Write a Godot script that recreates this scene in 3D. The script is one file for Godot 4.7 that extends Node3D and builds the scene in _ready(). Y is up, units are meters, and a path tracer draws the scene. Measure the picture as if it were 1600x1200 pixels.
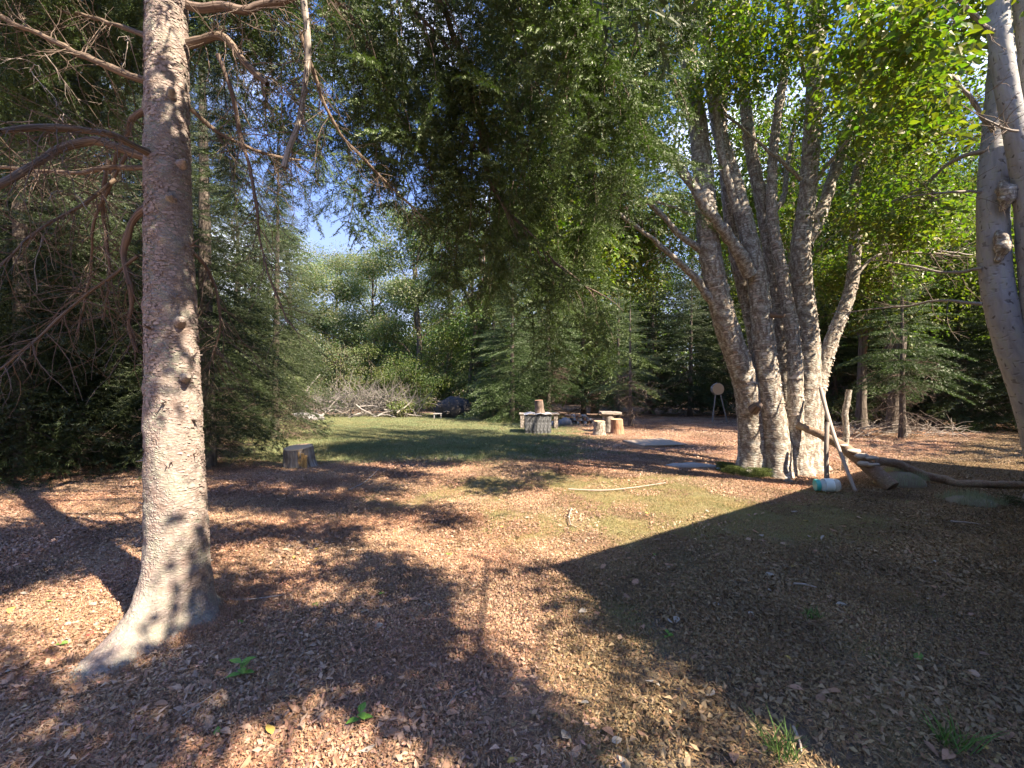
extends Node3D

# ---------------------------------------------------------------- helpers
const F := 715.0          # focal length in photo pixels, used to lay points out at a chosen depth
const EYE := 1.5
var rng := RandomNumberGenerator.new()
var used := {}
var M := {}
var K := {}               # shared meshes
var gnoise := FastNoiseLite.new()
var bnoise := FastNoiseLite.new()
const SUN_TO := Vector3(-0.80, 0.0, -0.60)   # horizontal way the light travels
const SUN_ELEV := 45.0

func rr(a: float, b: float) -> float: return rng.randf_range(a, b)
func rdir() -> Vector3:
	var z = rr(-1, 1); var a = rr(0, TAU); var q = sqrt(1 - z * z)
	return Vector3(q * cos(a), z, q * sin(a))

func P(px: float, py: float, d: float) -> Vector3:
	return Vector3((px - 800.0) / F * d, EYE - (py - 600.0) / F * d, -d)

func gh(x: float, z: float) -> float:      # height of the ground
	return gnoise.get_noise_2d(x, z) * 0.05 + gnoise.get_noise_2d(x * 4.0 + 50.0, z * 4.0) * 0.018

func G(px: float, d: float) -> Vector3:
	var x = (px - 800.0) / F * d
	return Vector3(x, gh(x, -d), -d)

class MB:
	var v := PackedVector3Array()
	var n := PackedVector3Array()
	var uv := PackedVector2Array()
	var c := PackedColorArray()
	var ix := PackedInt32Array()
	var smooth := true
	func tri(a: Vector3, b: Vector3, d: Vector3, col: Color):
		smooth = false
		v.append(a); v.append(b); v.append(d)
		c.append(col); c.append(col); c.append(col)
	func quad(a: Vector3, b: Vector3, d: Vector3, e: Vector3, col: Color):
		tri(a, b, d, col); tri(a, d, e, col)
	func mesh() -> ArrayMesh:
		var m := ArrayMesh.new()
		var a := []
		a.resize(Mesh.ARRAY_MAX)
		a[Mesh.ARRAY_VERTEX] = v
		if n.size() == v.size() and n.size() > 0: a[Mesh.ARRAY_NORMAL] = n
		if c.size() == v.size(): a[Mesh.ARRAY_COLOR] = c
		if uv.size() == v.size(): a[Mesh.ARRAY_TEX_UV] = uv
		if ix.size() > 0: a[Mesh.ARRAY_INDEX] = ix
		if v.size() > 0: m.add_surface_from_arrays(Mesh.PRIMITIVE_TRIANGLES, a)
		return m

class Scatter:
	var b := PackedFloat32Array()
	var count := 0
	func add(m: Basis, o: Vector3, col: Color):
		b.append_array(PackedFloat32Array([m.x.x, m.y.x, m.z.x, o.x, m.x.y, m.y.y, m.z.y, o.y, m.x.z, m.y.z, m.z.z, o.z, col.r, col.g, col.b, 1.0]))
		count += 1

func look(dir: Vector3, up := Vector3.UP) -> Basis:     # z along dir
	var x = up.cross(dir)
	if x.length() < 0.05: x = Vector3.RIGHT.cross(dir)
	x = x.normalized()
	return Basis(x, dir.cross(x).normalized(), dir)

func numbered(called: String) -> String:
	if not used.has(called):
		used[called] = 0
		return called
	used[called] += 1
	return "%s_%03d" % [called, used[called]]

func thing(called: String, label: String, category: String, at: Vector3, group := "") -> Node3D:
	var o := Node3D.new()
	o.name = numbered(called)
	add_child(o)
	o.position = at
	o.set_meta("label", label); o.set_meta("category", category)
	if group: o.set_meta("group", group)
	return o

func part(called: String, mesh: Mesh, mat: Material, parent: Node3D, kind := "", shift := true) -> MeshInstance3D:
	# the mesh is given in world coordinates
	var o := MeshInstance3D.new()
	var k := 0
	var nm := called
	while parent.has_node(NodePath(nm)):
		k += 1; nm = "%s_%03d" % [called, k]
	o.name = nm
	o.mesh = mesh
	o.material_override = mat
	parent.add_child(o)
	if shift and parent != self:
		var base := Vector3.ZERO
		var q: Node = parent
		while q is Node3D and q != self:
			base += q.position; q = q.get_parent()
		o.position = -base
	if kind: o.set_meta("kind", kind)
	return o

func scat(called: String, s: Scatter, mesh: Mesh, mat: Material, parent: Node3D, kind := "stuff") -> MultiMeshInstance3D:
	var mm := MultiMesh.new()
	mm.transform_format = MultiMesh.TRANSFORM_3D
	mm.use_colors = true
	mm.mesh = mesh
	mm.instance_count = s.count
	mm.buffer = s.b
	var o := MultiMeshInstance3D.new()
	var k := 0
	var nm := called
	while parent.has_node(NodePath(nm)):
		k += 1; nm = "%s_%03d" % [called, k]
	o.name = nm
	o.multimesh = mm
	o.material_override = mat
	parent.add_child(o)
	if parent != self: o.position = -parent.position
	if kind: o.set_meta("kind", kind)
	return o

# smooth path through points; returns [points, params 0..n-1]
func curve(pts: Array, step: float) -> Array:
	var out := PackedVector3Array(); var par := PackedFloat32Array()
	var n = pts.size()
	for i in n - 1:
		var p0: Vector3 = pts[max(i - 1, 0)]; var p1: Vector3 = pts[i]; var p2: Vector3 = pts[i + 1]; var p3: Vector3 = pts[min(i + 2, n - 1)]
		var k = max(1, int(ceil(p1.distance_to(p2) / step)))
		for j in k:
			var t = float(j) / k
			out.append(p1.cubic_interpolate(p2, p0, p3, t)); par.append(i + t)
	out.append(pts[n - 1]); par.append(n - 1.0)
	return [out, par]

func lerpr(rad: Array, t: float) -> float:
	var i = min(int(t), rad.size() - 2)
	return lerp(float(rad[i]), float(rad[i + 1]), t - i)

# a trunk or limb: rough tube with uv, colours and root flares [angle, strength, sharpness]
func tube(mb: MB, pts: Array, rad: Array, sides: int, step: float, amp := 0.0, urep := 1.0, vscale := 1.0, flares := [], cap := false):
	var cp = curve(pts, step)
	var p: PackedVector3Array = cp[0]; var par: PackedFloat32Array = cp[1]
	var n = p.size()
	var base = mb.v.size()
	var up := Vector3.RIGHT
	var t0 = (p[1] - p[0]).normalized()
	if abs(t0.dot(up)) > 0.9: up = Vector3.BACK
	var x = (up - t0 * up.dot(t0)).normalized()
	var along := 0.0
	var pos := PackedVector3Array()
	for i in n:
		var t = (p[min(i + 1, n - 1)] - p[max(i - 1, 0)]).normalized()
		x = (x - t * x.dot(t)).normalized()
		var y = t.cross(x)
		if i > 0: along += p[i].distance_to(p[i - 1])
		var r0 = lerpr(rad, par[i])
		for j in sides + 1:
			var a = TAU * (j % sides) / sides
			var dv = x * cos(a) + y * sin(a)
			var r = r0
			if amp > 0.0:
				var q = p[i] + dv * r0
				r += amp * (bnoise.get_noise_3dv(q * 9.0) + 0.6 * bnoise.get_noise_3dv(q * 26.0))
			for fl in flares:
				var h = p[i].y - float(fl[4])
				var ca = dv.x * cos(fl[0]) + dv.z * sin(fl[0])
				if ca > 0: r += fl[1] * exp(-max(h, 0.0) / fl[3]) * pow(ca, fl[2])
			pos.append(p[i] + dv * r)
			mb.uv.append(Vector2(urep * j / sides, along * vscale))
	var w = sides + 1
	for i in n:
		for j in w:
			var jl = (j - 1 + sides) % sides; var jr = (j + 1) % sides
			var nv = (pos[i * w + jr] - pos[i * w + jl]).cross(pos[min(i + 1, n - 1) * w + j] - pos[max(i - 1, 0) * w + j]).normalized()
			mb.n.append(nv)
			mb.c.append(Color(1, 1, 1))
	mb.v.append_array(pos)
	for i in n - 1:
		for j in sides:
			var q = base + i * w + j
			mb.ix.append_array(PackedInt32Array([q, q + w, q + 1, q + 1, q + w, q + w + 1]))
	if cap:
		for e in [0, n - 1]:
			var cidx = mb.v.size()
			var nn = (p[0] - p[1]).normalized() if e == 0 else (p[n - 1] - p[n - 2]).normalized()
			mb.v.append(p[e]); mb.n.append(nn); mb.uv.append(Vector2(0.5, 0.5)); mb.c.append(Color(1, 1, 1))
			for j in w:
				mb.v.append(pos[e * w + j]); mb.n.append(nn); mb.uv.append(Vector2(0.5, 0.5)); mb.c.append(Color(1, 1, 1))
			for j in sides:
				mb.ix.append_array(PackedInt32Array([cidx, cidx + 1 + j, cidx + 2 + j]) if e == 0 else PackedInt32Array([cidx, cidx + 2 + j, cidx + 1 + j]))

# a thin twig: few sides, round normals
func stick(mb: MB, p: PackedVector3Array, r0: float, r1: float, sides := 4, col := Color(1, 1, 1)):
	var n = p.size()
	var base = mb.v.size()
	var x := Vector3(0.31, 0.4, 0.86)
	for i in n:
		var t = (p[min(i + 1, n - 1)] - p[max(i - 1, 0)]).normalized()
		x = (x - t * x.dot(t)).normalized()
		var y = t.cross(x)
		var r = lerp(r0, r1, float(i) / max(n - 1, 1))
		for j in sides:
			var a = TAU * j / sides
			var dv = x * cos(a) + y * sin(a)
			mb.v.append(p[i] + dv * r); mb.n.append(dv); mb.c.append(col)
			mb.uv.append(Vector2(float(j) / sides, i * 0.3))
	for i in n - 1:
		for j in sides:
			var a = base + i * sides + j; var b = base + i * sides + (j + 1) % sides
			mb.ix.append_array(PackedInt32Array([a, a + sides, b, b, a + sides, b + sides]))

func wig(a: Vector3, b: Vector3, n: int, j: float) -> PackedVector3Array:
	var out := PackedVector3Array()
	for i in n + 1:
		var t = float(i) / n
		out.append(a.lerp(b, t) + (rdir() * j * sin(PI * t) if i > 0 else Vector3.ZERO))
	return out

# ---------------------------------------------------------------- foliage meshes
func leaf(mb: MB, o: Vector3, dir: Vector3, nrm: Vector3, l: float, w: float, col: Color, fold := 0.25, fine := false):
	var s = dir.cross(nrm).normalized()
	if not fine:
		var mid = o + dir * l * 0.45
		var a = o + dir * l * 0.4 + s * w * 0.5 + nrm * w * fold
		var b = o + dir * l * 0.4 - s * w * 0.5 + nrm * w * fold
		var tip = o + dir * l - nrm * l * 0.12
		mb.tri(o, a, mid, col); mb.tri(a, tip, mid, col); mb.tri(o, mid, b, col); mb.tri(mid, tip, b, col)
		return
	var prof = [[0.0, 0.03], [0.16, 0.36], [0.36, 0.5], [0.58, 0.42], [0.8, 0.22], [1.0, 0.0]]
	for sg in [-1.0, 1.0]:
		for i in 5:
			var t0 = prof[i][0]; var t1 = prof[i + 1][0]
			var m0 = o + dir * l * t0 - nrm * l * 0.14 * t0 * t0
			var m1 = o + dir * l * t1 - nrm * l * 0.14 * t1 * t1
			var e0 = m0 + s * sg * w * prof[i][1] + nrm * w * fold * prof[i][1] * 1.4
			var e1 = m1 + s * sg * w * prof[i + 1][1] + nrm * w * fold * prof[i + 1][1] * 1.4
			mb.tri(m0, e0, m1, col)
			if i < 4: mb.tri(e0, e1, m1, col)

func leaf_cluster(count: int, spread: float, ll: float, flat: float, fine := false) -> ArrayMesh:
	var mb := MB.new()
	for i in count:
		var o = rdir() * spread * pow(rng.randf(), 0.4)
		o.y *= 0.55
		var dir = (Vector3(o.x, 0, o.z).normalized() * 0.7 + rdir() * 0.8 + Vector3(0, -0.35, 0)).normalized()
		var nrm = (Vector3.UP * flat + rdir()).normalized()
		nrm = (nrm - dir * nrm.dot(dir)).normalized()
		var k = rr(0.7, 1.2)
		var col = Color(k, k, k)
		if rng.randf() < 0.12: col = Color(k * 2.0, k * 1.35, k * 0.9)
		var l = ll * rr(0.45, 1.3)
		leaf(mb, o, dir, nrm, l, l * rr(0.5, 0.75), col, rr(0.05, 0.35), fine)
	return mb.mesh()

func needles(mb: MB, a: Vector3, b: Vector3, step: float, nl: float, nw: float, flat: float, k: float):
	var d = b - a
	var L = d.length()
	if L < 0.001: return
	d /= L
	var bs = look(d)
	var n = int(L / step)
	for i in n:
		var o = a + d * (i + rng.randf()) * step
		for sg in 2:
			var ang = rr(0, TAU)
			var rad = (bs.x * cos(ang) + bs.y * sin(ang) * flat).normalized()
			var dir = (d * rr(0.5, 0.9) + rad).normalized()
			var w = d.cross(dir).normalized() * nw * 0.5
			if rng.randf() < 0.5: w = (w + rdir() * nw * 0.5)
			var q = k * rr(0.7, 1.25)
			mb.tri(o - w, o + w, o + dir * nl * rr(0.7, 1.1), Color(q, q, q * 0.95))

# hanging spruce spray, axis +z, 0.4 m
func spruce_spray() -> ArrayMesh:
	var mb := MB.new()
	var prev := Vector3.ZERO
	var n = 12
	for i in n:
		var z = 0.4 * (i + 1) / n
		var cur = Vector3(rr(-0.01, 0.01), -0.35 * z * z, z)
		needles(mb, prev, cur, 0.0085, 0.024, 0.0056, 0.7, 1.0)
		if i < n - 1:
			for sg in [-1.0, 1.0]:
				if rng.randf() < 0.8:
					var l = rr(0.05, 0.13) * (1.2 - 0.6 * i / n)
					var dir = Vector3(sg * rr(0.6, 0.9), -rr(0.05, 0.5), rr(0.4, 0.8)).normalized()
					needles(mb, cur, cur + dir * l, 0.0085, 0.022, 0.0056, 0.7, rr(0.75, 1.3))
		prev = cur
	return mb.mesh()

# a whole flat bough, axis +z, 1 m
func bough(step: float, nl: float, nw: float, sub: int, droop: float) -> ArrayMesh:
	var mb := MB.new()
	var prev := Vector3.ZERO
	var n = 13
	for i in n:
		var z = float(i + 1) / n
		var cur = Vector3(rr(-0.015, 0.015), -droop * z * z + 0.12 * z, z)
		if i > 2: needles(mb, prev, cur, step, nl, nw, 0.6, 1.0)
		if i > 0:
			for sg in [-1.0, 1.0]:
				var l = (0.46 * (1.0 - z) + 0.07) * rr(0.7, 1.15) * (0.55 if i < 3 else 1.0)
				var dir = Vector3(sg * rr(0.75, 1.0), -rr(0.05, 0.35), rr(0.45, 0.8)).normalized()
				var e = cur + dir * l
				var k = rr(0.8, 1.2)
				needles(mb, cur + dir * l * 0.12, e, step, nl, nw, 0.6, k)
				for q in sub:
					var t = rr(0.25, 0.85)
					var s2 = cur.lerp(e, t)
					var d2 = (dir + Vector3(-sg * rr(0.1, 0.5), -rr(0, 0.3), rr(0.3, 0.9)) * (1.0 if q % 2 == 0 else -0.6)).normalized()
					needles(mb, s2, s2 + d2 * l * rr(0.25, 0.45), step, nl, nw, 0.6, k)
		prev = cur
	return mb.mesh()

func dead_bough() -> ArrayMesh:      # bare twiggy bough, axis +z, 1 m
	var mb := MB.new()
	var main := PackedVector3Array()
	for i in 9: main.append(Vector3(rr(-0.03, 0.03), -0.18 * pow(i / 8.0, 2) + rr(-0.02, 0.02), i / 8.0))
	stick(mb, main, 0.012, 0.003)
	for i in 22:
		var t = rr(0.15, 0.98)
		var a = main[int(t * 8)].lerp(main[min(int(t * 8) + 1, 8)], fmod(t * 8, 1.0))
		var d = (Vector3(rr(-1, 1), rr(-0.7, 0.25), rr(0.1, 0.9))).normalized()
		var l = rr(0.1, 0.42)
		var e = a + d * l
		stick(mb, wig(a, e, 3, 0.03), 0.0045, 0.0015, 3)
		for q in 3:
			var s2 = a.lerp(e, rr(0.3, 0.9))
			stick(mb, wig(s2, s2 + (d + rdir() * 0.9).normalized() * l * rr(0.2, 0.5), 2, 0.01), 0.0025, 0.001, 3)
	return mb.mesh()

func grass_patch(count: int, spread: float, h: float, lean: float) -> ArrayMesh:
	var mb := MB.new()
	for i in count:
		var a = rr(0, TAU); var q = spread * sqrt(rng.randf())
		var o = Vector3(cos(a) * q, -0.01, sin(a) * q)
		var l = h * rr(0.4, 1.3)
		var d = Vector3(rr(-1, 1) * lean, 1, rr(-1, 1) * lean).normalized()
		var w = Vector3(rr(-1, 1), 0, rr(-1, 1)).normalized() * rr(0.0015, 0.003)
		var m = o + d * l * 0.55
		var e = o + d * l + Vector3(d.x, -0.25, d.z) * l * 0.35
		var k = rr(0.7, 1.25)
		var col = Color(k, k, k)
		if rng.randf() < 0.25: col = Color(k * 2.2, k * 1.4, k * 1.3)
		mb.quad(o - w, o + w, m + w * 0.8, m - w * 0.8, col)
		mb.tri(m - w * 0.8, m + w * 0.8, e, col)
	return mb.mesh()

# a mat of dry leaves, bark chips and needles
func litter_patch(nleaf: int, nchip: int, nneedle: int, spread: float, ll: float) -> ArrayMesh:
	var mb := MB.new()
	for i in nleaf + nchip + nneedle:
		var a = rr(0, TAU); var q = spread * sqrt(rng.randf())
		var o = Vector3(cos(a) * q, rr(0.002, 0.022), sin(a) * q)
		var dir = Vector3(rr(-1, 1), rr(-0.3, 0.3), rr(-1, 1)).normalized()
		var nrm = (Vector3.UP + rdir() * 0.55).normalized()
		nrm = (nrm - dir * nrm.dot(dir)).normalized()
		var k = rr(0.45, 1.35)
		if i < nleaf:
			var col = Color(k, k * rr(0.85, 1.05), k * rr(0.75, 1.05))
			if rng.randf() < 0.15: col = Color(k * 1.5, k * 1.5, k * 1.6)
			var l = ll * rr(0.6, 1.3)
			leaf(mb, o, dir, nrm, l, l * rr(0.35, 0.7), col, rr(-0.3, 0.5))
		elif i < nleaf + nchip:
			var s = dir.cross(nrm).normalized() * rr(0.0015, 0.006)
			var l = ll * rr(0.3, 0.9)
			var col = Color(k * rr(0.9, 1.2), k * rr(0.8, 1.0), k * rr(0.7, 0.95))
			var m = o + dir * l * 0.5 + nrm * rr(-0.002, 0.008)
			mb.quad(o - s, o + s, m + s * 1.2, m - s * 1.2, col)
			mb.tri(m - s * 1.2, m + s * 1.2, o + dir * l, col)
		else:
			var s = dir.cross(nrm).normalized() * 0.0013
			var l = ll * rr(0.5, 1.5)
			mb.tri(o - s, o + s, o + dir * l, Color(k * 1.25, k * 0.95, k * 0.75))
	return mb.mesh()

# ---------------------------------------------------------------- materials
func fn(type: int, freq: float, sd: int, oct := 3) -> FastNoiseLite:
	var f := FastNoiseLite.new()
	f.noise_type = type; f.frequency = freq; f.seed = sd
	f.fractal_type = FastNoiseLite.FRACTAL_FBM if oct > 1 else FastNoiseLite.FRACTAL_NONE
	f.fractal_octaves = oct
	if type == FastNoiseLite.TYPE_CELLULAR:
		f.cellular_return_type = FastNoiseLite.RETURN_DISTANCE2_SUB
	return f

func field(f: FastNoiseLite, w: int, h: int, stretch_x := 1, stretch_y := 1) -> Image:
	var im: Image = f.get_seamless_image(w / stretch_x, h / stretch_y)
	im.convert(Image.FORMAT_L8)
	if stretch_x > 1 or stretch_y > 1: im.resize(w, h, Image.INTERPOLATE_CUBIC)
	return im

func tex(im: Image) -> ImageTexture:
	im.generate_mipmaps()
	return ImageTexture.create_from_image(im)

func smat(col: Color, rough := 0.9) -> StandardMaterial3D:
	var m := StandardMaterial3D.new()
	m.albedo_color = col.linear_to_srgb()
	m.roughness = rough
	m.cull_mode = BaseMaterial3D.CULL_DISABLED
	return m

func vmat(col: Color, rough := 0.85, back := Color(0, 0, 0)) -> StandardMaterial3D:
	var m = smat(col, rough)
	m.vertex_color_use_as_albedo = true
	if back.r + back.g + back.b > 0:
		m.backlight_enabled = true
		m.backlight = back
	return m

func tmat(size: int, shade: Callable, bump: float, rough := 0.92) -> StandardMaterial3D:
	# shade(x, y) -> [Color linear, height]
	var im := Image.create(size, size, false, Image.FORMAT_RGB8)
	var hm := Image.create(size, size, false, Image.FORMAT_RGBA8)
	for y in size:
		for x in size:
			var q = shade.call(x, y)
			im.set_pixel(x, y, (q[0] as Color).linear_to_srgb())
			hm.set_pixel(x, y, Color(q[1], q[1], q[1]))
	hm.bump_map_to_normal_map(bump)
	var m := StandardMaterial3D.new()
	m.albedo_texture = tex(im)
	m.normal_enabled = true
	m.normal_texture = tex(hm)
	m.roughness = rough
	return m

func make_materials():
	var S = 512
	# spruce bark: thin scales, pinkish grey with a little lichen
	var c1 = field(fn(FastNoiseLite.TYPE_CELLULAR, 0.075, 3, 1), S, S, 1, 1)
	var c2 = field(fn(FastNoiseLite.TYPE_CELLULAR, 0.085, 5, 1), S, S, 2, 1)
	var s1 = field(fn(FastNoiseLite.TYPE_SIMPLEX_SMOOTH, 0.01, 7, 4), S, S)
	var s2 = field(fn(FastNoiseLite.TYPE_SIMPLEX_SMOOTH, 0.06, 9, 3), S, S, 2, 1)
	M.spruce = tmat(S, func(x, y):
		var e = smoothstep(0.0, 0.45, min(c1.get_pixel(x, y).r, c2.get_pixel(x, y).r * 1.2))
		var t = s1.get_pixel(x, y).r; var f = s2.get_pixel(x, y).r
		var col = Color(0.22, 0.185, 0.162).lerp(Color(0.44, 0.37, 0.335), clamp(f * 1.5 - 0.3, 0, 1))
		col = col.lerp(Color(0.34, 0.34, 0.27), smoothstep(0.56, 0.68, t) * 0.7)
		col = col.lerp(Color(0.24, 0.13, 0.09), smoothstep(0.44, 0.32, t) * 0.35)
		return [col * (0.62 + 0.38 * e), 0.6 * e + 0.4 * f], 6.0)
	M.spruce.uv1_triplanar = true
	M.spruce.uv1_world_triplanar = true
	M.spruce.uv1_scale = Vector3(1.3, 1.3, 1.3)
	# yellow birch: shaggy, horizontal bands and curls
	var b1 = field(fn(FastNoiseLite.TYPE_SIMPLEX_SMOOTH, 0.07, 11, 4), S, S, 6, 1)
	var b2 = field(fn(FastNoiseLite.TYPE_SIMPLEX_SMOOTH, 0.012, 13, 4), S, S)
	var b3 = field(fn(FastNoiseLite.TYPE_CELLULAR, 0.07, 15, 1), S, S, 4, 1)
	M.birch = tmat(S, func(x, y):
		var h = b1.get_pixel(x, y).r; var t = b2.get_pixel(x, y).r; var e = smoothstep(0.0, 0.25, b3.get_pixel(x, y).r)
		var col = Color(0.24, 0.195, 0.155).lerp(Color(0.46, 0.41, 0.35), clamp(h * 2.4 - 0.75, 0, 1)).lerp(Color(0.31, 0.28, 0.245), 0.35)
		col = col.lerp(Color(0.13, 0.095, 0.07), smoothstep(0.50, 0.62, t) * 0.65)
		col = col.lerp(Color(0.33, 0.34, 0.27), smoothstep(0.46, 0.34, t) * 0.5)
		col = col.lerp(Color(0.56, 0.53, 0.50), smoothstep(0.42, 0.30, t) * smoothstep(0.45, 0.6, h) * 0.8)
		return [col * (0.62 + 0.38 * e), 0.6 * h + 0.4 * e], 3.0)
	# smooth grey birch with dark chevrons and lenticels
	var g1 = field(fn(FastNoiseLite.TYPE_SIMPLEX_SMOOTH, 0.05, 21, 2), S, S, 8, 1)
	var g2 = field(fn(FastNoiseLite.TYPE_SIMPLEX_SMOOTH, 0.011, 23, 4), S, S, 1, 1)
	var g3 = field(fn(FastNoiseLite.TYPE_SIMPLEX_SMOOTH, 0.022, 25, 2), S, S, 2, 1)
	M.grey = tmat(S, func(x, y):
		var h = g1.get_pixel(x, y).r; var t = g2.get_pixel(x, y).r; var q = g3.get_pixel(x, y).r
		var col = Color(0.20, 0.195, 0.20).lerp(Color(0.36, 0.35, 0.35), t)
		col = col.lerp(Color(0.10, 0.09, 0.085), smoothstep(0.80, 0.88, h) * 0.7)
		col = col.lerp(Color(0.07, 0.06, 0.055), smoothstep(0.82, 0.87, q) * 0.85)
		col = col.lerp(Color(0.25, 0.26, 0.21), smoothstep(0.6, 0.72, t) * 0.5)
		return [col, 0.6 - 0.4 * smoothstep(0.66, 0.8, h)], 2.5, 0.8)
	# far bark, dead wood
	var w1 = field(fn(FastNoiseLite.TYPE_SIMPLEX_SMOOTH, 0.05, 31, 3), S / 2, S / 2, 1, 8)
	M.wood = tmat(S / 2, func(x, y):
		var h = w1.get_pixel(x, y).r
		return [Color(0.14, 0.115, 0.095).lerp(Color(0.34, 0.30, 0.265), clamp(h * 1.8 - 0.4, 0, 1)), h], 3.0)
	M.darkbark = tmat(S / 2, func(x, y):
		var h = w1.get_pixel(x, y).r
		return [Color(0.07, 0.055, 0.045).lerp(Color(0.15, 0.125, 0.105), clamp(h * 1.8 - 0.4, 0, 1)), h], 3.0)
	M.logbark = M.spruce.duplicate()
	M.logbark.albedo_color = Color(0.95, 0.88, 0.8)
	M.redbark = tmat(S / 2, func(x, y):
		var h = w1.get_pixel(x, y).r
		return [Color(0.085, 0.06, 0.048).lerp(Color(0.20, 0.148, 0.12), clamp(h * 1.8 - 0.4, 0, 1)), h], 3.0)
	M.deadbark = M.wood.duplicate()
	M.deadbark.albedo_color = Color(0.78, 0.72, 0.66)
	M.slat = tmat(S / 2, func(x, y):
		var h = w1.get_pixel(x, y).r
		return [Color(0.055, 0.058, 0.062).lerp(Color(0.17, 0.175, 0.185), clamp(h * 1.6 - 0.3, 0, 1)), h], 2.0)
	M.plank = tmat(S / 2, func(x, y):
		var h = w1.get_pixel(x, y).r
		return [Color(0.20, 0.205, 0.21).lerp(Color(0.38, 0.385, 0.39), clamp(h * 1.6 - 0.3, 0, 1)), h], 2.0)
	M.cutwood = tmat(S / 2, func(x, y):
		var h = w1.get_pixel(x, y).r
		return [Color(0.40, 0.26, 0.14).lerp(Color(0.58, 0.42, 0.25), clamp(h * 1.8 - 0.4, 0, 1)), h], 1.5)
	M.redwood = tmat(S / 2, func(x, y):
		var h = w1.get_pixel(x, y).r
		return [Color(0.20, 0.10, 0.06).lerp(Color(0.42, 0.24, 0.15), clamp(h * 1.8 - 0.4, 0, 1)), h], 3.0)
	M.splitwood = M.cutwood.duplicate()
	M.splitwood.albedo_color = Color(1.0, 0.94, 0.78)
	M.twig = vmat(Color(0.13, 0.095, 0.075))
	M.redtwig = vmat(Color(0.17, 0.085, 0.055))
	M.paletwig = vmat(Color(0.32, 0.275, 0.24))
	M.leafb = vmat(Color(1, 1, 1), 0.45, Color(0.85, 1.0, 0.40))
	M.needle = vmat(Color(1, 1, 1), 0.5, Color(0.6, 0.7, 0.3))
	M.litter = vmat(Color(1, 1, 1), 0.85)
	M.grass = vmat(Color(1, 1, 1), 0.7, Color(0.5, 0.6, 0.3))
	# ground
	var q1 = field(fn(FastNoiseLite.TYPE_SIMPLEX_SMOOTH, 0.08, 41, 4), S, S)
	var q2 = field(fn(FastNoiseLite.TYPE_CELLULAR, 0.06, 43, 1), S, S)
	M.ground = tmat(S, func(x, y):
		var h = q1.get_pixel(x, y).r; var e = q2.get_pixel(x, y).r
		var k = 0.45 + 0.9 * h * (0.5 + 0.7 * e)
		return [Color(k, k, k).clamp(), h * 0.6 + e * 0.4], 5.0)
	M.ground.vertex_color_use_as_albedo = true

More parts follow.
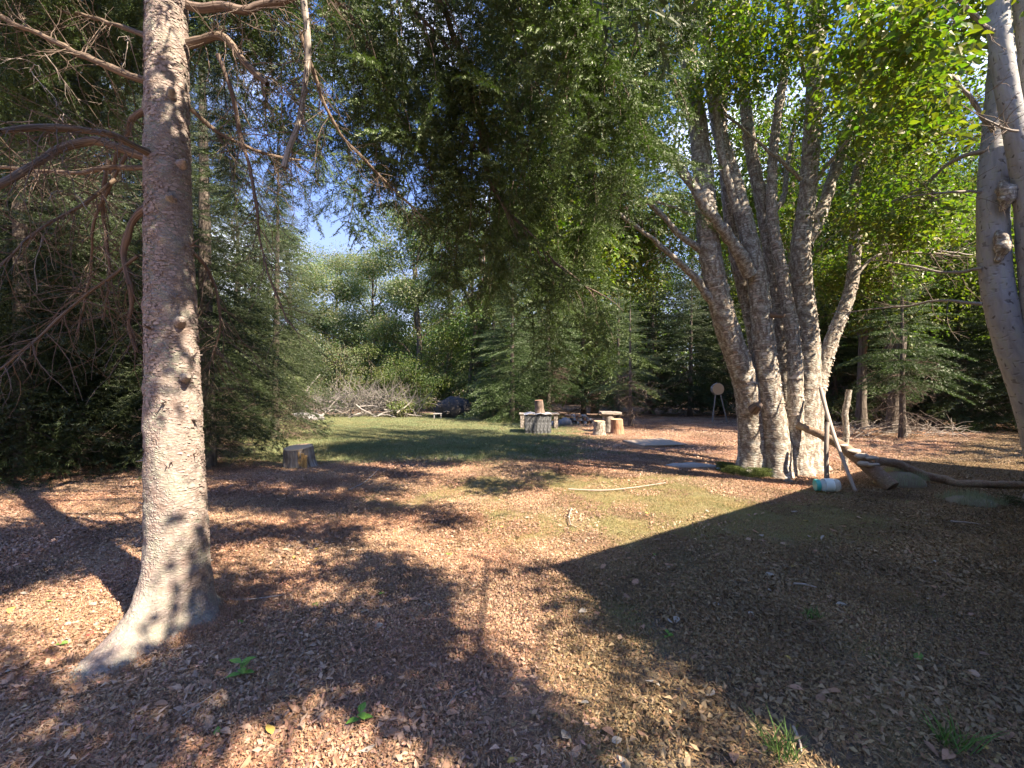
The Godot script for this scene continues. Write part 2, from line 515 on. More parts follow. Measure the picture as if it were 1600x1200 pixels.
# ---------------------------------------------------------------- trees
func decid(px: float, d: float, h: float, r: float, low: float, col: Color, n: int, label: String, group := "", opts := {}):
	var b = G(px, d)
	var t = thing(opts.get("called", "broadleaf_tree"), label, "tree", b, group)
	var bark = opts.get("bark", M.darkbark)
	var mesh = opts.get("mesh", K.cl_far[rng.randi() % K.cl_far.size()])
	var tr: float = opts.get("tr", 0.014 * h + 0.02)
	var lean = Vector3(rr(-0.08, 0.08), 0, rr(-0.08, 0.08)) * h * 0.5
	var stems = opts.get("stems", 1)
	var tips := []
	for s in stems:
		var tb := MB.new()
		var ln = lean + (Vector3(rr(-1, 1), 0, rr(-1, 1)) * r * 0.6 if stems > 1 else Vector3.ZERO)
		var o = b + (Vector3(rr(-0.3, 0.3), 0, rr(-0.3, 0.3)) if stems > 1 else Vector3.ZERO)
		var k = tr / sqrt(stems)
		var p1 = o + ln * 0.3 + Vector3(0, h * 0.35, 0) + rdir() * 0.1
		var p2 = o + ln * 0.7 + Vector3(0, h * 0.7, 0) + rdir() * 0.15
		var p3 = o + ln + Vector3(0, h * 0.97, 0)
		tube(tb, [o - Vector3(0, 0.15, 0), p1, p2, p3], [k * 1.15, k * 0.8, k * 0.45, 0.015], 10, 0.35, k * 0.12, 1.0, 1.0, [[0.4, k * 0.7, 3, 0.2, b.y], [2.4, k * 0.6, 3, 0.2, b.y], [4.5, k * 0.7, 3, 0.2, b.y]])
		part("trunk", tb.mesh(), bark, t)
		for q in [[p1, p2], [p2, p3]]: tips.append(q)
	var lobes := []
	var lb := MB.new()
	var nl = opts.get("lobes", 13)
	for i in nl:
		var f = low + (0.97 - low) * (i + 0.5) / nl
		var ang = i * 2.4 + rr(-0.5, 0.5)
		var rad = r * (0.35 + 0.65 * sin(PI * clamp((f - low) / (1.0 - low) * 0.85 + 0.12, 0, 1))) * rr(0.45, 0.85)
		var c = b + lean * f + Vector3(cos(ang) * rad, h * f, sin(ang) * rad)
		var st = b + lean * f * 0.8 + Vector3(0, h * max(f - 0.16, low * 0.6), 0)
		if stems > 1:
			var sg = tips[rng.randi() % tips.size()]
			st = (sg[0] as Vector3).lerp(sg[1], rng.randf())
		lobes.append([c, r * rr(0.32, 0.5)])
		stick(lb, wig(st, c, 5, 0.1 * rad), tr * 0.32, 0.008, 5)
		for q in 5:
			var e = c + rdir() * r * 0.4
			stick(lb, wig(st.lerp(c, rr(0.5, 0.95)), e, 3, 0.06), 0.012, 0.004, 3)
	part("branch_network", lb.mesh(), M.twig, t, "stuff")
	var sc := Scatter.new()
	var size: float = opts.get("size", 1.0)
	for i in int(n * 0.8):
		var lo = lobes[rng.randi() % lobes.size()]
		var o = (lo[0] as Vector3) + rdir() * float(lo[1]) * pow(rng.randf(), 0.45) * Vector3(1.15, 0.8, 1.15)
		if o.y < 0.3: continue
		var k = rr(0.75, 1.25)
		var cc = Color(col.r * k * rr(0.8, 1.3), col.g * k, col.b * k * rr(0.8, 1.6))
		sc.add(Basis(Vector3.UP, rr(0, TAU)).rotated(Vector3.RIGHT, rr(-0.35, 0.35)) * Basis.from_scale(Vector3.ONE * size * rr(0.8, 1.25)), o, cc)
	scat("crown", sc, mesh, M.leafb, t)
	return t

func conifer(px: float, d: float, h: float, r: float, y0: float, col: Color, label: String, group := "", opts := {}):
	var b = G(px, d)
	var t = thing(opts.get("called", "fir_tree"), label, "tree", b, group)
	var k: float = opts.get("tr", 0.012 * h + 0.015)
	var tb := MB.new()
	var lean = Vector3(rr(-0.02, 0.02), 0, rr(-0.02, 0.02)) * h
	tube(tb, [b - Vector3(0, 0.15, 0), b + lean * 0.5 + Vector3(0, h * 0.5, 0), b + lean + Vector3(0, h, 0)], [k * 1.1, k * 0.6, 0.01], 10, 0.4, k * 0.1, 1.0, 1.0, [[0.9, k * 0.6, 3, 0.15, b.y], [3.4, k * 0.6, 3, 0.15, b.y]])
	part("trunk", tb.mesh(), M.darkbark, t)
	var mesh = opts.get("mesh", K.bough_far[rng.randi() % K.bough_far.size()])
	var sc := Scatter.new()
	var dd := Scatter.new()
	var y = y0
	var step: float = opts.get("step", 0.2)
	var per: int = opts.get("per", 8)
	var a0 = rr(0, TAU)
	while y < h - 0.1:
		var f = (y - y0) / (h - y0)
		var L = r * pow(1.0 - f, 0.8) + 0.12
		for i in per:
			if rng.randf() < opts.get("gap", 0.1): continue
			var az = a0 + TAU * i / per + rr(-0.4, 0.4)
			var pit = lerp(opts.get("low_pitch", -0.22), 0.5, f) + rr(-0.14, 0.14)
			var z = Vector3(cos(az) * cos(pit), sin(pit), sin(az) * cos(pit))
			var l = L * rr(0.65, 1.15)
			var q = rr(0.75, 1.25)
			sc.add(look(z).rotated(z, rr(-0.3, 0.3)) * Basis.from_scale(Vector3(l * 0.95, l * 0.9, l)), b + lean * f + Vector3(0, y + rr(-0.1, 0.1), 0), Color(col.r * q, col.g * q, col.b * q))
		a0 += 1.1
		y += step * (0.7 + 0.6 * (1 - f))
	var yd = 0.35
	while yd < max(y0 + 0.5, opts.get("dead_to", 0.0)):
		for i in 3:
			var az = rr(0, TAU)
			var z = Vector3(cos(az), rr(-0.3, 0.1), sin(az)).normalized()
			dd.add(look(z) * Basis.from_scale(Vector3.ONE * r * rr(0.35, 0.8)), b + Vector3(0, yd, 0), Color(1, 1, 1) * rr(0.7, 1.3))
		yd += 0.18
	scat("crown", sc, mesh, M.needle, t)
	if dd.count > 0: scat("dead_twig_tangle", dd, K.dead, M.twig, t)
	return t

# bark flakes that stand off a trunk
func flakes(mb: MB, pts: Array, rad: Array, n: int, wmin: float, wmax: float, hmin: float, hmax: float, lift: float, col0: Color, col1: Color):
	var cp = curve(pts, 0.1)
	var p: PackedVector3Array = cp[0]; var par: PackedFloat32Array = cp[1]
	for i in n:
		var k = rng.randi() % (p.size() - 1)
		var f = rng.randf()
		var o = p[k].lerp(p[k + 1], f)
		var t = (p[k + 1] - p[k]).normalized()
		var r = lerpr(rad, lerp(par[k], par[k + 1], f))
		var a = rr(0, TAU)
		var x = (Vector3.RIGHT - t * t.x).normalized(); var y = t.cross(x)
		var w = rr(wmin, wmax); var h = rr(hmin, hmax)
		var cur = rr(0.3, 1.0) * lift
		var col = col0.lerp(col1, rng.randf())
		var m = 4
		var prevs := []
		for j in m:
			var aj = a + (j - 1.5) / 3.0 * w / r
			var dv = x * cos(aj) + y * sin(aj)
			var lo = o + dv * (r + 0.002 + cur * pow(j / 3.0, 2)) + t * rr(-0.15, 0.15) * h
			var hi = o + dv * (r + 0.002 + cur * 0.7 * pow(j / 3.0, 2)) + t * h * rr(0.8, 1.1) * (1.0 - 0.5 * abs(j - 1.5) / 1.5)
			if j > 0: mb.quad(prevs[0], lo, hi, prevs[1], col)
			prevs = [lo, hi]

# ---------------------------------------------------------------- the spruce in front
func limb(t: Node3D, called: String, pts: Array, r0: float, r1: float, mat: Material, sides := 8) -> PackedVector3Array:
	var mb := MB.new()
	var rad := []
	for i in pts.size(): rad.append(lerp(r0, r1, float(i) / (pts.size() - 1)))
	var kp = curve(pts, 0.14)
	var kpts := []; var krad := []
	var nk = kp[0].size()
	for i in nk:
		kpts.append(kp[0][i] + (rdir() * min(r0 * 0.45, 0.012) if i > 0 and i < nk - 1 else Vector3.ZERO))
		krad.append(lerpr(rad, kp[1][i]) * rr(0.88, 1.14))
	pts = kpts; rad = krad
	tube(mb, pts, rad, sides, 0.05, min(r0 * 0.2, 0.006), 1.0, 1.5)
	part(called, mb.mesh(), mat, t)
	return curve(pts, 0.05)[0]

func side_twigs(mb: MB, path: PackedVector3Array, n: int, l0: float, l1: float, down: float, r: float, from := 0.15):
	for i in n:
		var k = int(lerp(from, 1.0, rng.randf()) * (path.size() - 1))
		var a = path[k]
		var t = (path[min(k + 1, path.size() - 1)] - path[max(k - 1, 0)]).normalized()
		var d = (t * 0.5 + rdir() * 0.9 + Vector3(0, -down, 0)).normalized()
		var l = rr(l0, l1)
		var p := PackedVector3Array([a])
		for q in 5:
			d = (d + rdir() * 0.28 + Vector3(0, -0.12 * down, 0)).normalized()
			p.append(p[-1] + d * l / 5.0)
		stick(mb, p, r, r * 0.3, 4)
		for q in 4:
			var s = 1 + rng.randi() % 4
			var e = p[s] + (d + rdir() * 0.9).normalized() * l * rr(0.15, 0.4)
			stick(mb, wig(p[s], e, 2, 0.015), r * 0.5, r * 0.2, 3)

func hang(path: PackedVector3Array, from: float, gap: float, l0: float, l1: float, sc: Array, tw: MB, col: Color, droop := 0.2):
	var along := 0.0
	var total := 0.0
	for i in path.size() - 1: total += path[i].distance_to(path[i + 1])
	var next = from * total
	var sg := 1.0
	for i in path.size() - 1:
		var seg = path[i].distance_to(path[i + 1])
		while next < along + seg:
			var o = path[i].lerp(path[i + 1], (next - along) / seg)
			var t = (path[i + 1] - path[i]).normalized()
			var side = t.cross(Vector3.UP).normalized() * sg
			var d = (t * rr(0.2, 0.8) + side * rr(0.3, 0.9) + Vector3(0, -rr(0.1, 0.6), 0)).normalized()
			var l = rr(l0, l1)
			var n = max(3, int(l / 0.09))
			var p := PackedVector3Array([o])
			for q in n:
				d = (d + Vector3(0, -droop, 0) + rdir() * 0.12).normalized()
				var e = p[-1] + d * l / n
				p.append(e)
				for w in 2:
					if rng.randf() < 0.44:
						var sd = (d * 0.5 + rdir() * 0.9 + Vector3(0, -0.22, 0)).normalized()
						var k = rr(0.7, 1.3)
						(sc[rng.randi() % sc.size()] as Scatter).add(look(sd) * Basis.from_scale(Vector3.ONE * rr(0.8, 1.4)), e, Color(col.r * k, col.g * k, col.b * k))
			stick(tw, p, 0.0065, 0.002, 4, Color(1.7, 1.6, 1.5))
			sg = -sg
			next += gap * rr(0.6, 1.4)
		along += seg

func front_spruce():
	var b = G(288, 2.9)
	var t = thing("spruce_tree", "tall spruce with scaly grey trunk and flared root standing closest, dead limbs on its left", "tree", b)
	var X = [-2.075, -2.12, -2.15, -2.18, -2.19, -2.22, -2.3]
	var H = [-0.25, 0.5, 1.5, 2.7, 4.0, 7.0, 13.0]
	var R = [0.178, 0.168, 0.147, 0.122, 0.110, 0.085, 0.02]
	var pts := []
	for i in 7: pts.append(Vector3(X[i], H[i], -2.9))
	var mb := MB.new()
	var gy = b.y
	# the root runs towards the viewer, left of the trunk's foot
	tube(mb, pts.slice(0, 5), R.slice(0, 5), 120, 0.02, 0.011, 1.0, 0.9, [[PI * 0.56, 0.50, 9.0, 0.13, gy], [0.35, 0.10, 3.0, 0.10, gy], [PI * 0.95, 0.10, 4.0, 0.12, gy], [PI * 1.5, 0.15, 3.0, 0.1, gy], [PI * 0.56, 0.07, 3.0, 0.3, gy]])
	part("trunk", mb.mesh(), M.spruce, t)
	var up := MB.new()
	tube(up, pts.slice(4, 7), R.slice(4, 7), 20, 0.2, 0.006, 1.0, 0.9)
	part("upper_trunk", up.mesh(), M.spruce, t)
	var fl := MB.new()
	flakes(fl, pts.slice(1, 5), R.slice(1, 5), 6500, 0.010, 0.036, 0.006, 0.022, 0.004, Color(0.19, 0.145, 0.125), Color(0.36, 0.29, 0.26))
	part("bark_flakes", fl.mesh(), M.litter, t, "stuff")
	var ring := Scatter.new()
	for i in 80:
		var a = rr(0, TAU)
		var w = exp(-pow(wrapf(a - PI * 0.56, -PI, PI) / 0.32, 2.0))
		var rad = 0.2 + 0.5 * w + rr(-0.03, 0.12)
		var o = Vector3(-2.08 + cos(a) * rad, 0, -2.9 + sin(a) * rad)
		ring.add(Basis(Vector3.UP, rr(0, TAU)) * Basis.from_scale(Vector3(0.35, rr(0.8, 1.8), 0.35)), Vector3(o.x, gh(o.x, o.z) + rr(0.0, 0.035), o.z), Color(0.40, 0.27, 0.20) * rr(0.8, 1.2))
	scat("litter_drift", ring, K.litter[3], M.litter, t)
	# broken stubs
	for s in [[232, 640, -1], [228, 722, -1], [233, 795, -1], [236, 855, -1], [242, 935, -1], [293, 722, 0.4], [268, 860, 0.2], [300, 660, 0.9], [318, 560, 1], [316, 715, 1], [222, 575, -1], [300, 385, 1], [292, 635, 0.3], [250, 520, -0.2], [286, 470, 0.5]]:
		var c = P(s[0], s[1], 2.86)
		var ax = Vector3(-2.15, c.y, -2.9)
		var d = Vector3(s[2], 0.1, 1.0 - abs(s[2]) * 0.85).normalized()
		var o = ax + d * 0.135
		var sb := MB.new()
		for q in 3:
			stick(sb, wig(o + rdir() * 0.008, o + (d + rdir() * 0.45).normalized() * rr(0.035, 0.085), 2, 0.004), 0.008, 0.002, 4)
		part("stub", sb.mesh(), M.paletwig if rng.randf() < 0.5 else M.twig, t)
	# knots
	for s in [[262, 130], [290, 245], [258, 300], [285, 500], [250, 610], [300, 590]]:
		var c = P(s[0], s[1], 2.72)
		var kx = (c.x + 2.17) * 0.75
		c.x = -2.16
		var kb := MB.new()
		tube(kb, [Vector3(c.x, c.y, -2.9) + Vector3(kx * 0.75, 0, 0.085), Vector3(c.x, c.y, -2.9) + Vector3(kx * 1.0, 0.01, 0.125)], [0.034, 0.012], 12, 0.01, 0.008, 1.0, 1.0, [], true)
		part("knot", kb.mesh(), M.spruce, t)
	# dead limbs: [photo points with depths], thickness
	var tw := MB.new()
	for s in [
		[[[232, 246, 2.9], [150, 222, 2.85], [90, 235, 2.75], [0, 285, 2.5], [-80, 330, 2.3]], 0.030, 0.014, 0],
		[[[235, 128, 2.9], [170, 105, 2.9], [120, 82, 2.95], [50, 50, 3.0], [-60, 0, 3.1]], 0.026, 0.012, 0],
		[[[232, 262, 2.9], [180, 262, 3.0], [100, 270, 3.2], [0, 262, 3.4]], 0.020, 0.010, 0],
		[[[235, 240, 2.8], [180, 215, 2.6], [90, 200, 2.4], [0, 205, 2.2]], 0.024, 0.012, 0],
		[[[232, 325, 2.92], [205, 345, 2.95], [196, 395, 3.0], [205, 450, 3.0], [203, 500, 3.05], [214, 550, 3.1]], 0.024, 0.010, 1],
		[[[215, 400, 3.0], [150, 450, 2.95], [100, 490, 2.9], [40, 545, 2.8], [-20, 590, 2.7]], 0.012, 0.006, 0],
		[[[180, 280, 3.1], [130, 318, 3.0], [70, 352, 2.9], [0, 415, 2.75]], 0.014, 0.006, 0],
		[[[170, 250, 3.2], [160, 330, 3.3], [172, 420, 3.4], [160, 500, 3.5]], 0.014, 0.006, 1],
		[[[200, 235, 3.1], [150, 340, 3.3], [140, 430, 3.5], [120, 520, 3.6]], 0.012, 0.005, 1],
		[[[235, 60, 3.0], [180, 40, 3.2], [100, 20, 3.6], [0, 30, 4.0]], 0.018, 0.008, 0],
		[[[232, 170, 3.0], [205, 185, 3.2], [190, 230, 3.4], [170, 270, 3.6]], 0.022, 0.012, 1],
		[[[296, 68, 2.9], [345, 58, 2.85], [380, 95, 2.8], [418, 132, 2.75]], 0.030, 0.016, 0],
		[[[340, 85, 2.85], [362, 150, 2.9], [380, 225, 3.0], [398, 300, 3.05], [412, 400, 3.1], [450, 505, 3.2]], 0.014, 0.006, 1],
		[[[298, 170, 2.9], [340, 205, 3.0], [400, 235, 3.1], [470, 250, 3.3]], 0.016, 0.007, 0],
		[[[292, 8, 2.9], [380, 14, 2.9], [440, 2, 2.9], [520, -30, 2.9]], 0.028, 0.020, 1],
		[[[474, -30, 2.85], [480, 60, 2.8], [477, 130, 2.8], [465, 200, 2.75], [444, 262, 2.7]], 0.022, 0.014, 2],
		[[[302, 395, 2.95], [330, 430, 3.1], [345, 500, 3.2], [330, 560, 3.3]], 0.012, 0.005, 1],
		[[[470, 50, 3.0], [520, 190, 3.2], [600, 280, 3.5], [650, 330, 3.7]], 0.014, 0.006, 0],
	]:
		var p := []
		for q in s[0]: p.append(P(q[0], q[1], q[2]))
		var path = limb(t, "dead_limb", p, s[1], s[2], [M.deadbark, M.redbark, M.wood][s[3]])
		side_twigs(tw, path, 36, 0.12, 0.6, 0.35, 0.0032)
	part("dead_twig_tangle", tw.mesh(), M.twig, t, "stuff")
	var pale := MB.new()
	for s in [[445, 138, 2.7], [60, 90, 2.8], [30, 120, 2.8], [190, 60, 2.9], [45, 180, 2.7], [200, 330, 3.0], [100, 310, 2.8], [60, 370, 2.9], [150, 390, 3.0], [90, 180, 2.9]]:
		for q in 3:
			var a = P(s[0] + rr(-12, 12), s[1] + rr(-10, 10), s[2])
			side_twigs(pale, PackedVector3Array([a, a + Vector3(0.03, 0.02, 0), a + Vector3(0.05, 0.05, 0)]), 1, 0.15, 0.4, 1.0, 0.003)
	part("pale_twig_tangle", pale.mesh(), M.paletwig, t, "stuff")
	# living limbs with hanging sprays
	var sc := [Scatter.new(), Scatter.new(), Scatter.new()]
	var gt := MB.new()
	for s in [
		[[[285, -200, 2.95], [400, -120, 3.1], [560, 40, 3.5], [640, 240, 4.0]], 0.028, 0.4],
		[[[285, -420, 2.9], [600, -160, 3.3], [735, 130, 3.7], [770, 290, 3.9], [880, 420, 4.1], [940, 462, 4.2]], 0.030, 0.38],
		[[[285, -420, 2.95], [640, -260, 3.2], [860, -60, 3.3], [960, 110, 3.4], [1000, 190, 3.5]], 0.028, 0.45],
		[[[290, -320, 3.0], [520, -150, 3.8], [680, 90, 4.8], [725, 350, 5.3]], 0.026, 0.42],
		[[[285, -360, 3.0], [480, -220, 4.0], [580, 60, 5.2], [640, 300, 5.8]], 0.026, 0.4],
		[[[285, -440, 3.0], [700, -220, 4.2], [830, 80, 4.8], [850, 300, 5.1]], 0.028, 0.42],
		[[[288, -500, 3.0], [640, -300, 3.6], [780, -50, 4.2], [830, 160, 4.5], [800, 330, 4.7]], 0.026, 0.42],
		[[[280, -200, 3.0], [180, -150, 3.2], [60, -60, 3.5], [-40, 60, 3.7]], 0.024, 0.3],
		[[[280, -260, 3.1], [250, -120, 4.2], [230, -10, 5.3], [220, 110, 5.8]], 0.024, 0.4],
		[[[285, -250, 3.1], [380, -120, 4.2], [450, 20, 5.3], [460, 170, 6.0]], 0.024, 0.35],
		[[[285, -560, 3.0], [620, -420, 3.1], [850, -180, 3.1], [930, -20, 3.2], [900, 110, 3.3]], 0.028, 0.45],
		[[[285, -600, 3.0], [800, -420, 3.2], [1020, -160, 3.3], [1080, -20, 3.4]], 0.028, 0.5],
		[[[285, -300, 3.1], [330, -160, 3.9], [375, -40, 4.6], [395, 60, 5.0]], 0.022, 0.35],
		[[[285, -340, 3.0], [560, -200, 4.4], [760, 60, 5.4], [800, 240, 5.8], [770, 420, 6.0]], 0.026, 0.4],
		[[[285, -340, 3.0], [600, -260, 4.6], [880, 30, 5.2], [930, 240, 5.4], [900, 380, 5.5]], 0.026, 0.45],
		[[[285, -380, 3.1], [420, -260, 4.6], [560, -20, 6.0], [690, 220, 6.6], [700, 420, 6.8]], 0.026, 0.4],
		[[[285, -460, 3.0], [740, -360, 3.7], [960, -80, 4.0], [1010, 60, 4.1], [990, 190, 4.2]], 0.026, 0.5],
		[[[280, -220, 3.2], [160, -100, 4.6], [110, 20, 5.4], [90, 130, 5.8]], 0.022, 0.35],
		[[[285, -380, 3.1], [360, -220, 4.4], [430, 10, 6.0], [440, 170, 6.6], [425, 300, 6.8]], 0.02, 0.45, 0.13],
		[[[285, -330, 3.1], [420, -230, 4.8], [560, 20, 7.0], [570, 190, 7.6], [550, 330, 7.8]], 0.02, 0.45, 0.12],
		[[[285, -300, 3.2], [330, -150, 5.0], [345, -20, 6.0], [350, 130, 6.6], [370, 260, 6.8]], 0.022, 0.4, 0.10],
		[[[285, -340, 3.1], [400, -260, 4.4], [500, -40, 6.0], [520, 130, 6.6], [490, 280, 6.8]], 0.024, 0.4, 0.11],
		[[[280, -240, 3.2], [140, -200, 4.4], [60, -60, 5.0], [20, 60, 5.3], [30, 170, 5.5]], 0.022, 0.3, 0.06],
		[[[280, -240, 3.2], [220, -150, 4.6], [150, 10, 5.6], [140, 140, 6.0]], 0.022, 0.3, 0.06],
		[[[280, -220, 3.1], [100, -190, 3.6], [0, -80, 4.0], [-20, 80, 4.2]], 0.022, 0.35],
		[[[285, -300, 2.95], [480, -180, 3.2], [600, -40, 3.4], [700, 80, 3.7], [740, 200, 3.9]], 0.024, 0.4],
	]:
		var p := []
		for q in s[0]: p.append(P(q[0], q[1], q[2]))
		var path = limb(t, "living_limb", p, s[1], 0.006, M.redbark)
		hang(path, s[2], s[3] if s.size() > 3 else 0.07, 0.3, 0.95, sc, gt, Color(0.092, 0.138, 0.044) * rr(0.65, 1.35))
	part("hanging_twigs", gt.mesh(), M.twig, t, "stuff")
	for i in 3: scat("needle_sprays", sc[i], K.spray[i], M.needle, t)
	# the crown above the frame
	var cr := Scatter.new()
	var y = 5.2
	while y < 13.0:
		for i in 6:
			var az = y * 2.1 + TAU * i / 6 + rr(-0.3, 0.3)
			var pit = rr(-0.35, -0.05)
			var z = Vector3(cos(az) * cos(pit), sin(pit), sin(az) * cos(pit))
			var l = (3.0 * (1.0 - (y - 5.0) / 8.5) + 0.3) * rr(0.7, 1.1)
			cr.add(look(z) * Basis.from_scale(Vector3.ONE * l), Vector3(-2.2, y, -2.9), Color(0.05, 0.07, 0.025) * rr(0.8, 1.2))
		y += 0.7
	scat("crown", cr, K.bough_mid[0], M.needle, t)

# ---------------------------------------------------------------- the clump of birch stems
func birch_clump():
	var b = G(1205, 7.8)
	var t = thing("birch_clump", "old clump of yellow birch stems with shaggy peeling bark fanning from one mossy foot", "tree", b)
	var gy = b.y
	var fl := MB.new()
	var stems = [
		[[[1180, 745, 7.7], [1175, 690, 7.7], [1165, 600, 7.65], [1132, 500, 7.6], [1110, 400, 7.55], [1101, 300, 7.5], [1091, 200, 7.5], [1076, 100, 7.5], [1068, -20, 7.5], [1050, -300, 7.6]], [0.31, 0.26, 0.245, 0.235, 0.215, 0.20, 0.18, 0.16, 0.145, 0.05], 1],
		[[[1216, 748, 7.55], [1212, 690, 7.55], [1198, 580, 7.55], [1182, 430, 7.6], [1152, 300, 7.65], [1123, 200, 7.7], [1110, 100, 7.7], [1100, -20, 7.8], [1120, -350, 7.9]], [0.30, 0.26, 0.225, 0.185, 0.155, 0.14, 0.13, 0.115, 0.04], 1],
		[[[1232, 735, 8.0], [1228, 640, 8.0], [1220, 520, 8.0], [1198, 360, 8.0], [1170, 210, 8.1], [1162, 60, 8.2], [1180, -250, 8.4]], [0.22, 0.18, 0.165, 0.14, 0.12, 0.10, 0.04], 1],
		[[[1252, 745, 7.8], [1258, 660, 7.85], [1263, 550, 7.9], [1251, 400, 7.9], [1262, 300, 7.9], [1272, 150, 7.9], [1276, -10, 7.9], [1260, -350, 8.0]], [0.30, 0.245, 0.23, 0.20, 0.165, 0.165, 0.145, 0.05], 1],
		[[[1196, 745, 7.9], [1190, 640, 7.95], [1178, 520, 8.0], [1150, 400, 8.0], [1136, 300, 8.0], [1128, 180, 8.1], [1140, 60, 8.2], [1150, -100, 8.3]], [0.2, 0.16, 0.15, 0.135, 0.12, 0.105, 0.09, 0.06], 1],
		[[[1240, 742, 7.6], [1243, 650, 7.62], [1240, 540, 7.65], [1222, 430, 7.7], [1206, 330, 7.7], [1210, 220, 7.7], [1226, 100, 7.7], [1236, -60, 7.7]], [0.2, 0.15, 0.14, 0.12, 0.105, 0.09, 0.08, 0.05], 1],
		[[[1268, 738, 8.0], [1278, 610, 8.1], [1300, 530, 8.1], [1328, 455, 8.1], [1336, 380, 8.1], [1338, 280, 8.1], [1370, 200, 8.2], [1420, 60, 8.3], [1450, -60, 8.4]], [0.19, 0.15, 0.14, 0.125, 0.115, 0.105, 0.09, 0.07, 0.04], 1],
	]
	var si = 0
	for s in stems:
		var p := []
		for q in s[0]: p.append(P(q[0], q[1], q[2]))
		p[0].y = gy - 0.2
		var mb := MB.new()
		var a = si * 1.3 + 0.6
		var slim := []
		for q in s[1]: slim.append(q * 0.80)
		s[1] = slim
		tube(mb, p, s[1], 44, 0.045, 0.016, 2.0, 0.9, [[a, 0.2, 3.0, 0.22, gy], [a + 2.2, 0.22, 3.0, 0.2, gy], [a + 4.2, 0.25, 4.0, 0.18, gy]])
		part("stem", mb.mesh(), M.birch, t)
		flakes(fl, p.slice(1), s[1].slice(1), 620, 0.03, 0.13, 0.012, 0.05, 0.022, Color(0.24, 0.17, 0.12), Color(0.60, 0.54, 0.47))
		si += 1
	part("peeling_bark", fl.mesh(), M.litter, t, "stuff")
	var tw := MB.new()
	for s in [
		[[[1126, 490, 7.6], [1090, 440, 7.5], [1055, 405, 7.4], [990, 350, 7.2], [905, 300, 7.0]], 0.075, 0.02],
		[[[1098, 392, 7.55], [1060, 365, 7.4], [1010, 315, 7.2], [950, 298, 7.0], [880, 300, 6.8]], 0.06, 0.018],
		[[[1172, 430, 7.5], [1145, 380, 7.35], [1100, 320, 7.2], [1055, 250, 7.1], [1000, 200, 7.0], [945, 160, 6.9], [900, 120, 6.8]], 0.105, 0.035],
		[[[1150, 330, 7.4], [1125, 230, 7.2], [1115, 120, 7.1], [1090, -20, 7.0]], 0.07, 0.045],
		[[[1258, 385, 7.9], [1285, 330, 7.95], [1305, 265, 8.0], [1332, 180, 8.1], [1352, 60, 8.2], [1375, -80, 8.3]], 0.12, 0.055],
		[[[1252, 280, 7.8], [1225, 255, 7.6], [1185, 222, 7.5], [1140, 185, 7.4], [1060, 130, 7.2]], 0.035, 0.014],
		[[[1200, 335, 8.0], [1222, 315, 8.1], [1228, 280, 8.2], [1240, 200, 8.4]], 0.06, 0.03],
		[[[1085, 335, 7.4], [1010, 310, 7.2], [930, 295, 7.1]], 0.03, 0.012],
		[[[1050, 250, 7.0], [1010, 240, 6.9], [960, 210, 6.8], [900, 205, 6.7]], 0.04, 0.012],
		[[[1330, 440, 8.0], [1370, 400, 7.9], [1430, 395, 7.8], [1500, 400, 7.6]], 0.03, 0.01],
		[[[1335, 380, 8.0], [1420, 385, 8.2], [1520, 398, 8.4]], 0.025, 0.01],
		[[[1262, 300, 7.9], [1300, 250, 7.5], [1340, 200, 7.1], [1400, 130, 6.6]], 0.035, 0.012],
		[[[1272, 150, 7.9], [1240, 60, 7.4], [1230, -60, 7.0]], 0.04, 0.015],
		[[[1092, 210, 7.5], [1050, 120, 7.2], [1030, 0, 7.0], [1000, -120, 6.8]], 0.06, 0.03],
	]:
		var p := []
		for q in s[0]: p.append(P(q[0], q[1], q[2]))
		var path = limb(t, "limb", p, s[1], s[2], M.birch, 12)
		side_twigs(tw, path, 12, 0.4, 1.1, -0.1, 0.008, 0.35)
	part("branch_network", tw.mesh(), M.twig, t, "stuff")
	# sawn stubs
	for s in [[[1178, 640, 7.42], [1186, 632, 7.25], 0.075], [[1205, 492, 7.45], [1226, 493, 7.25], 0.045]]:
		var sb := MB.new()
		tube(sb, [P(s[0][0], s[0][1], s[0][2]), P(s[1][0], s[1][1], s[1][2])], [s[2] * 1.2, s[2] * 0.7], 16, 0.03, 0.012, 1.0, 1.0, [], true)
		part("sawn_stub", sb.mesh(), M.redbark, t)
	# moss on the foot
	var ms := Scatter.new()
	for i in 260:
		var a = rr(PI * 0.45, PI * 1.15)
		var o = b + Vector3(-0.35, 0, 0.0) + Vector3(cos(a) * 0.42, 0, sin(a) * 0.42) * rr(0.75, 1.2)
		ms.add(Basis(Vector3.UP, rr(0, TAU)) * Basis.from_scale(Vector3(0.6, rr(0.6, 1.2), 0.6)), Vector3(o.x, gy + rr(0, 0.16), o.z), Color(0.085, 0.11, 0.02) * rr(0.8, 1.2))
	scat("moss_cushion", ms, K.moss, M.grass, t)
	# crown
	var sc := [Scatter.new(), Scatter.new(), Scatter.new()]
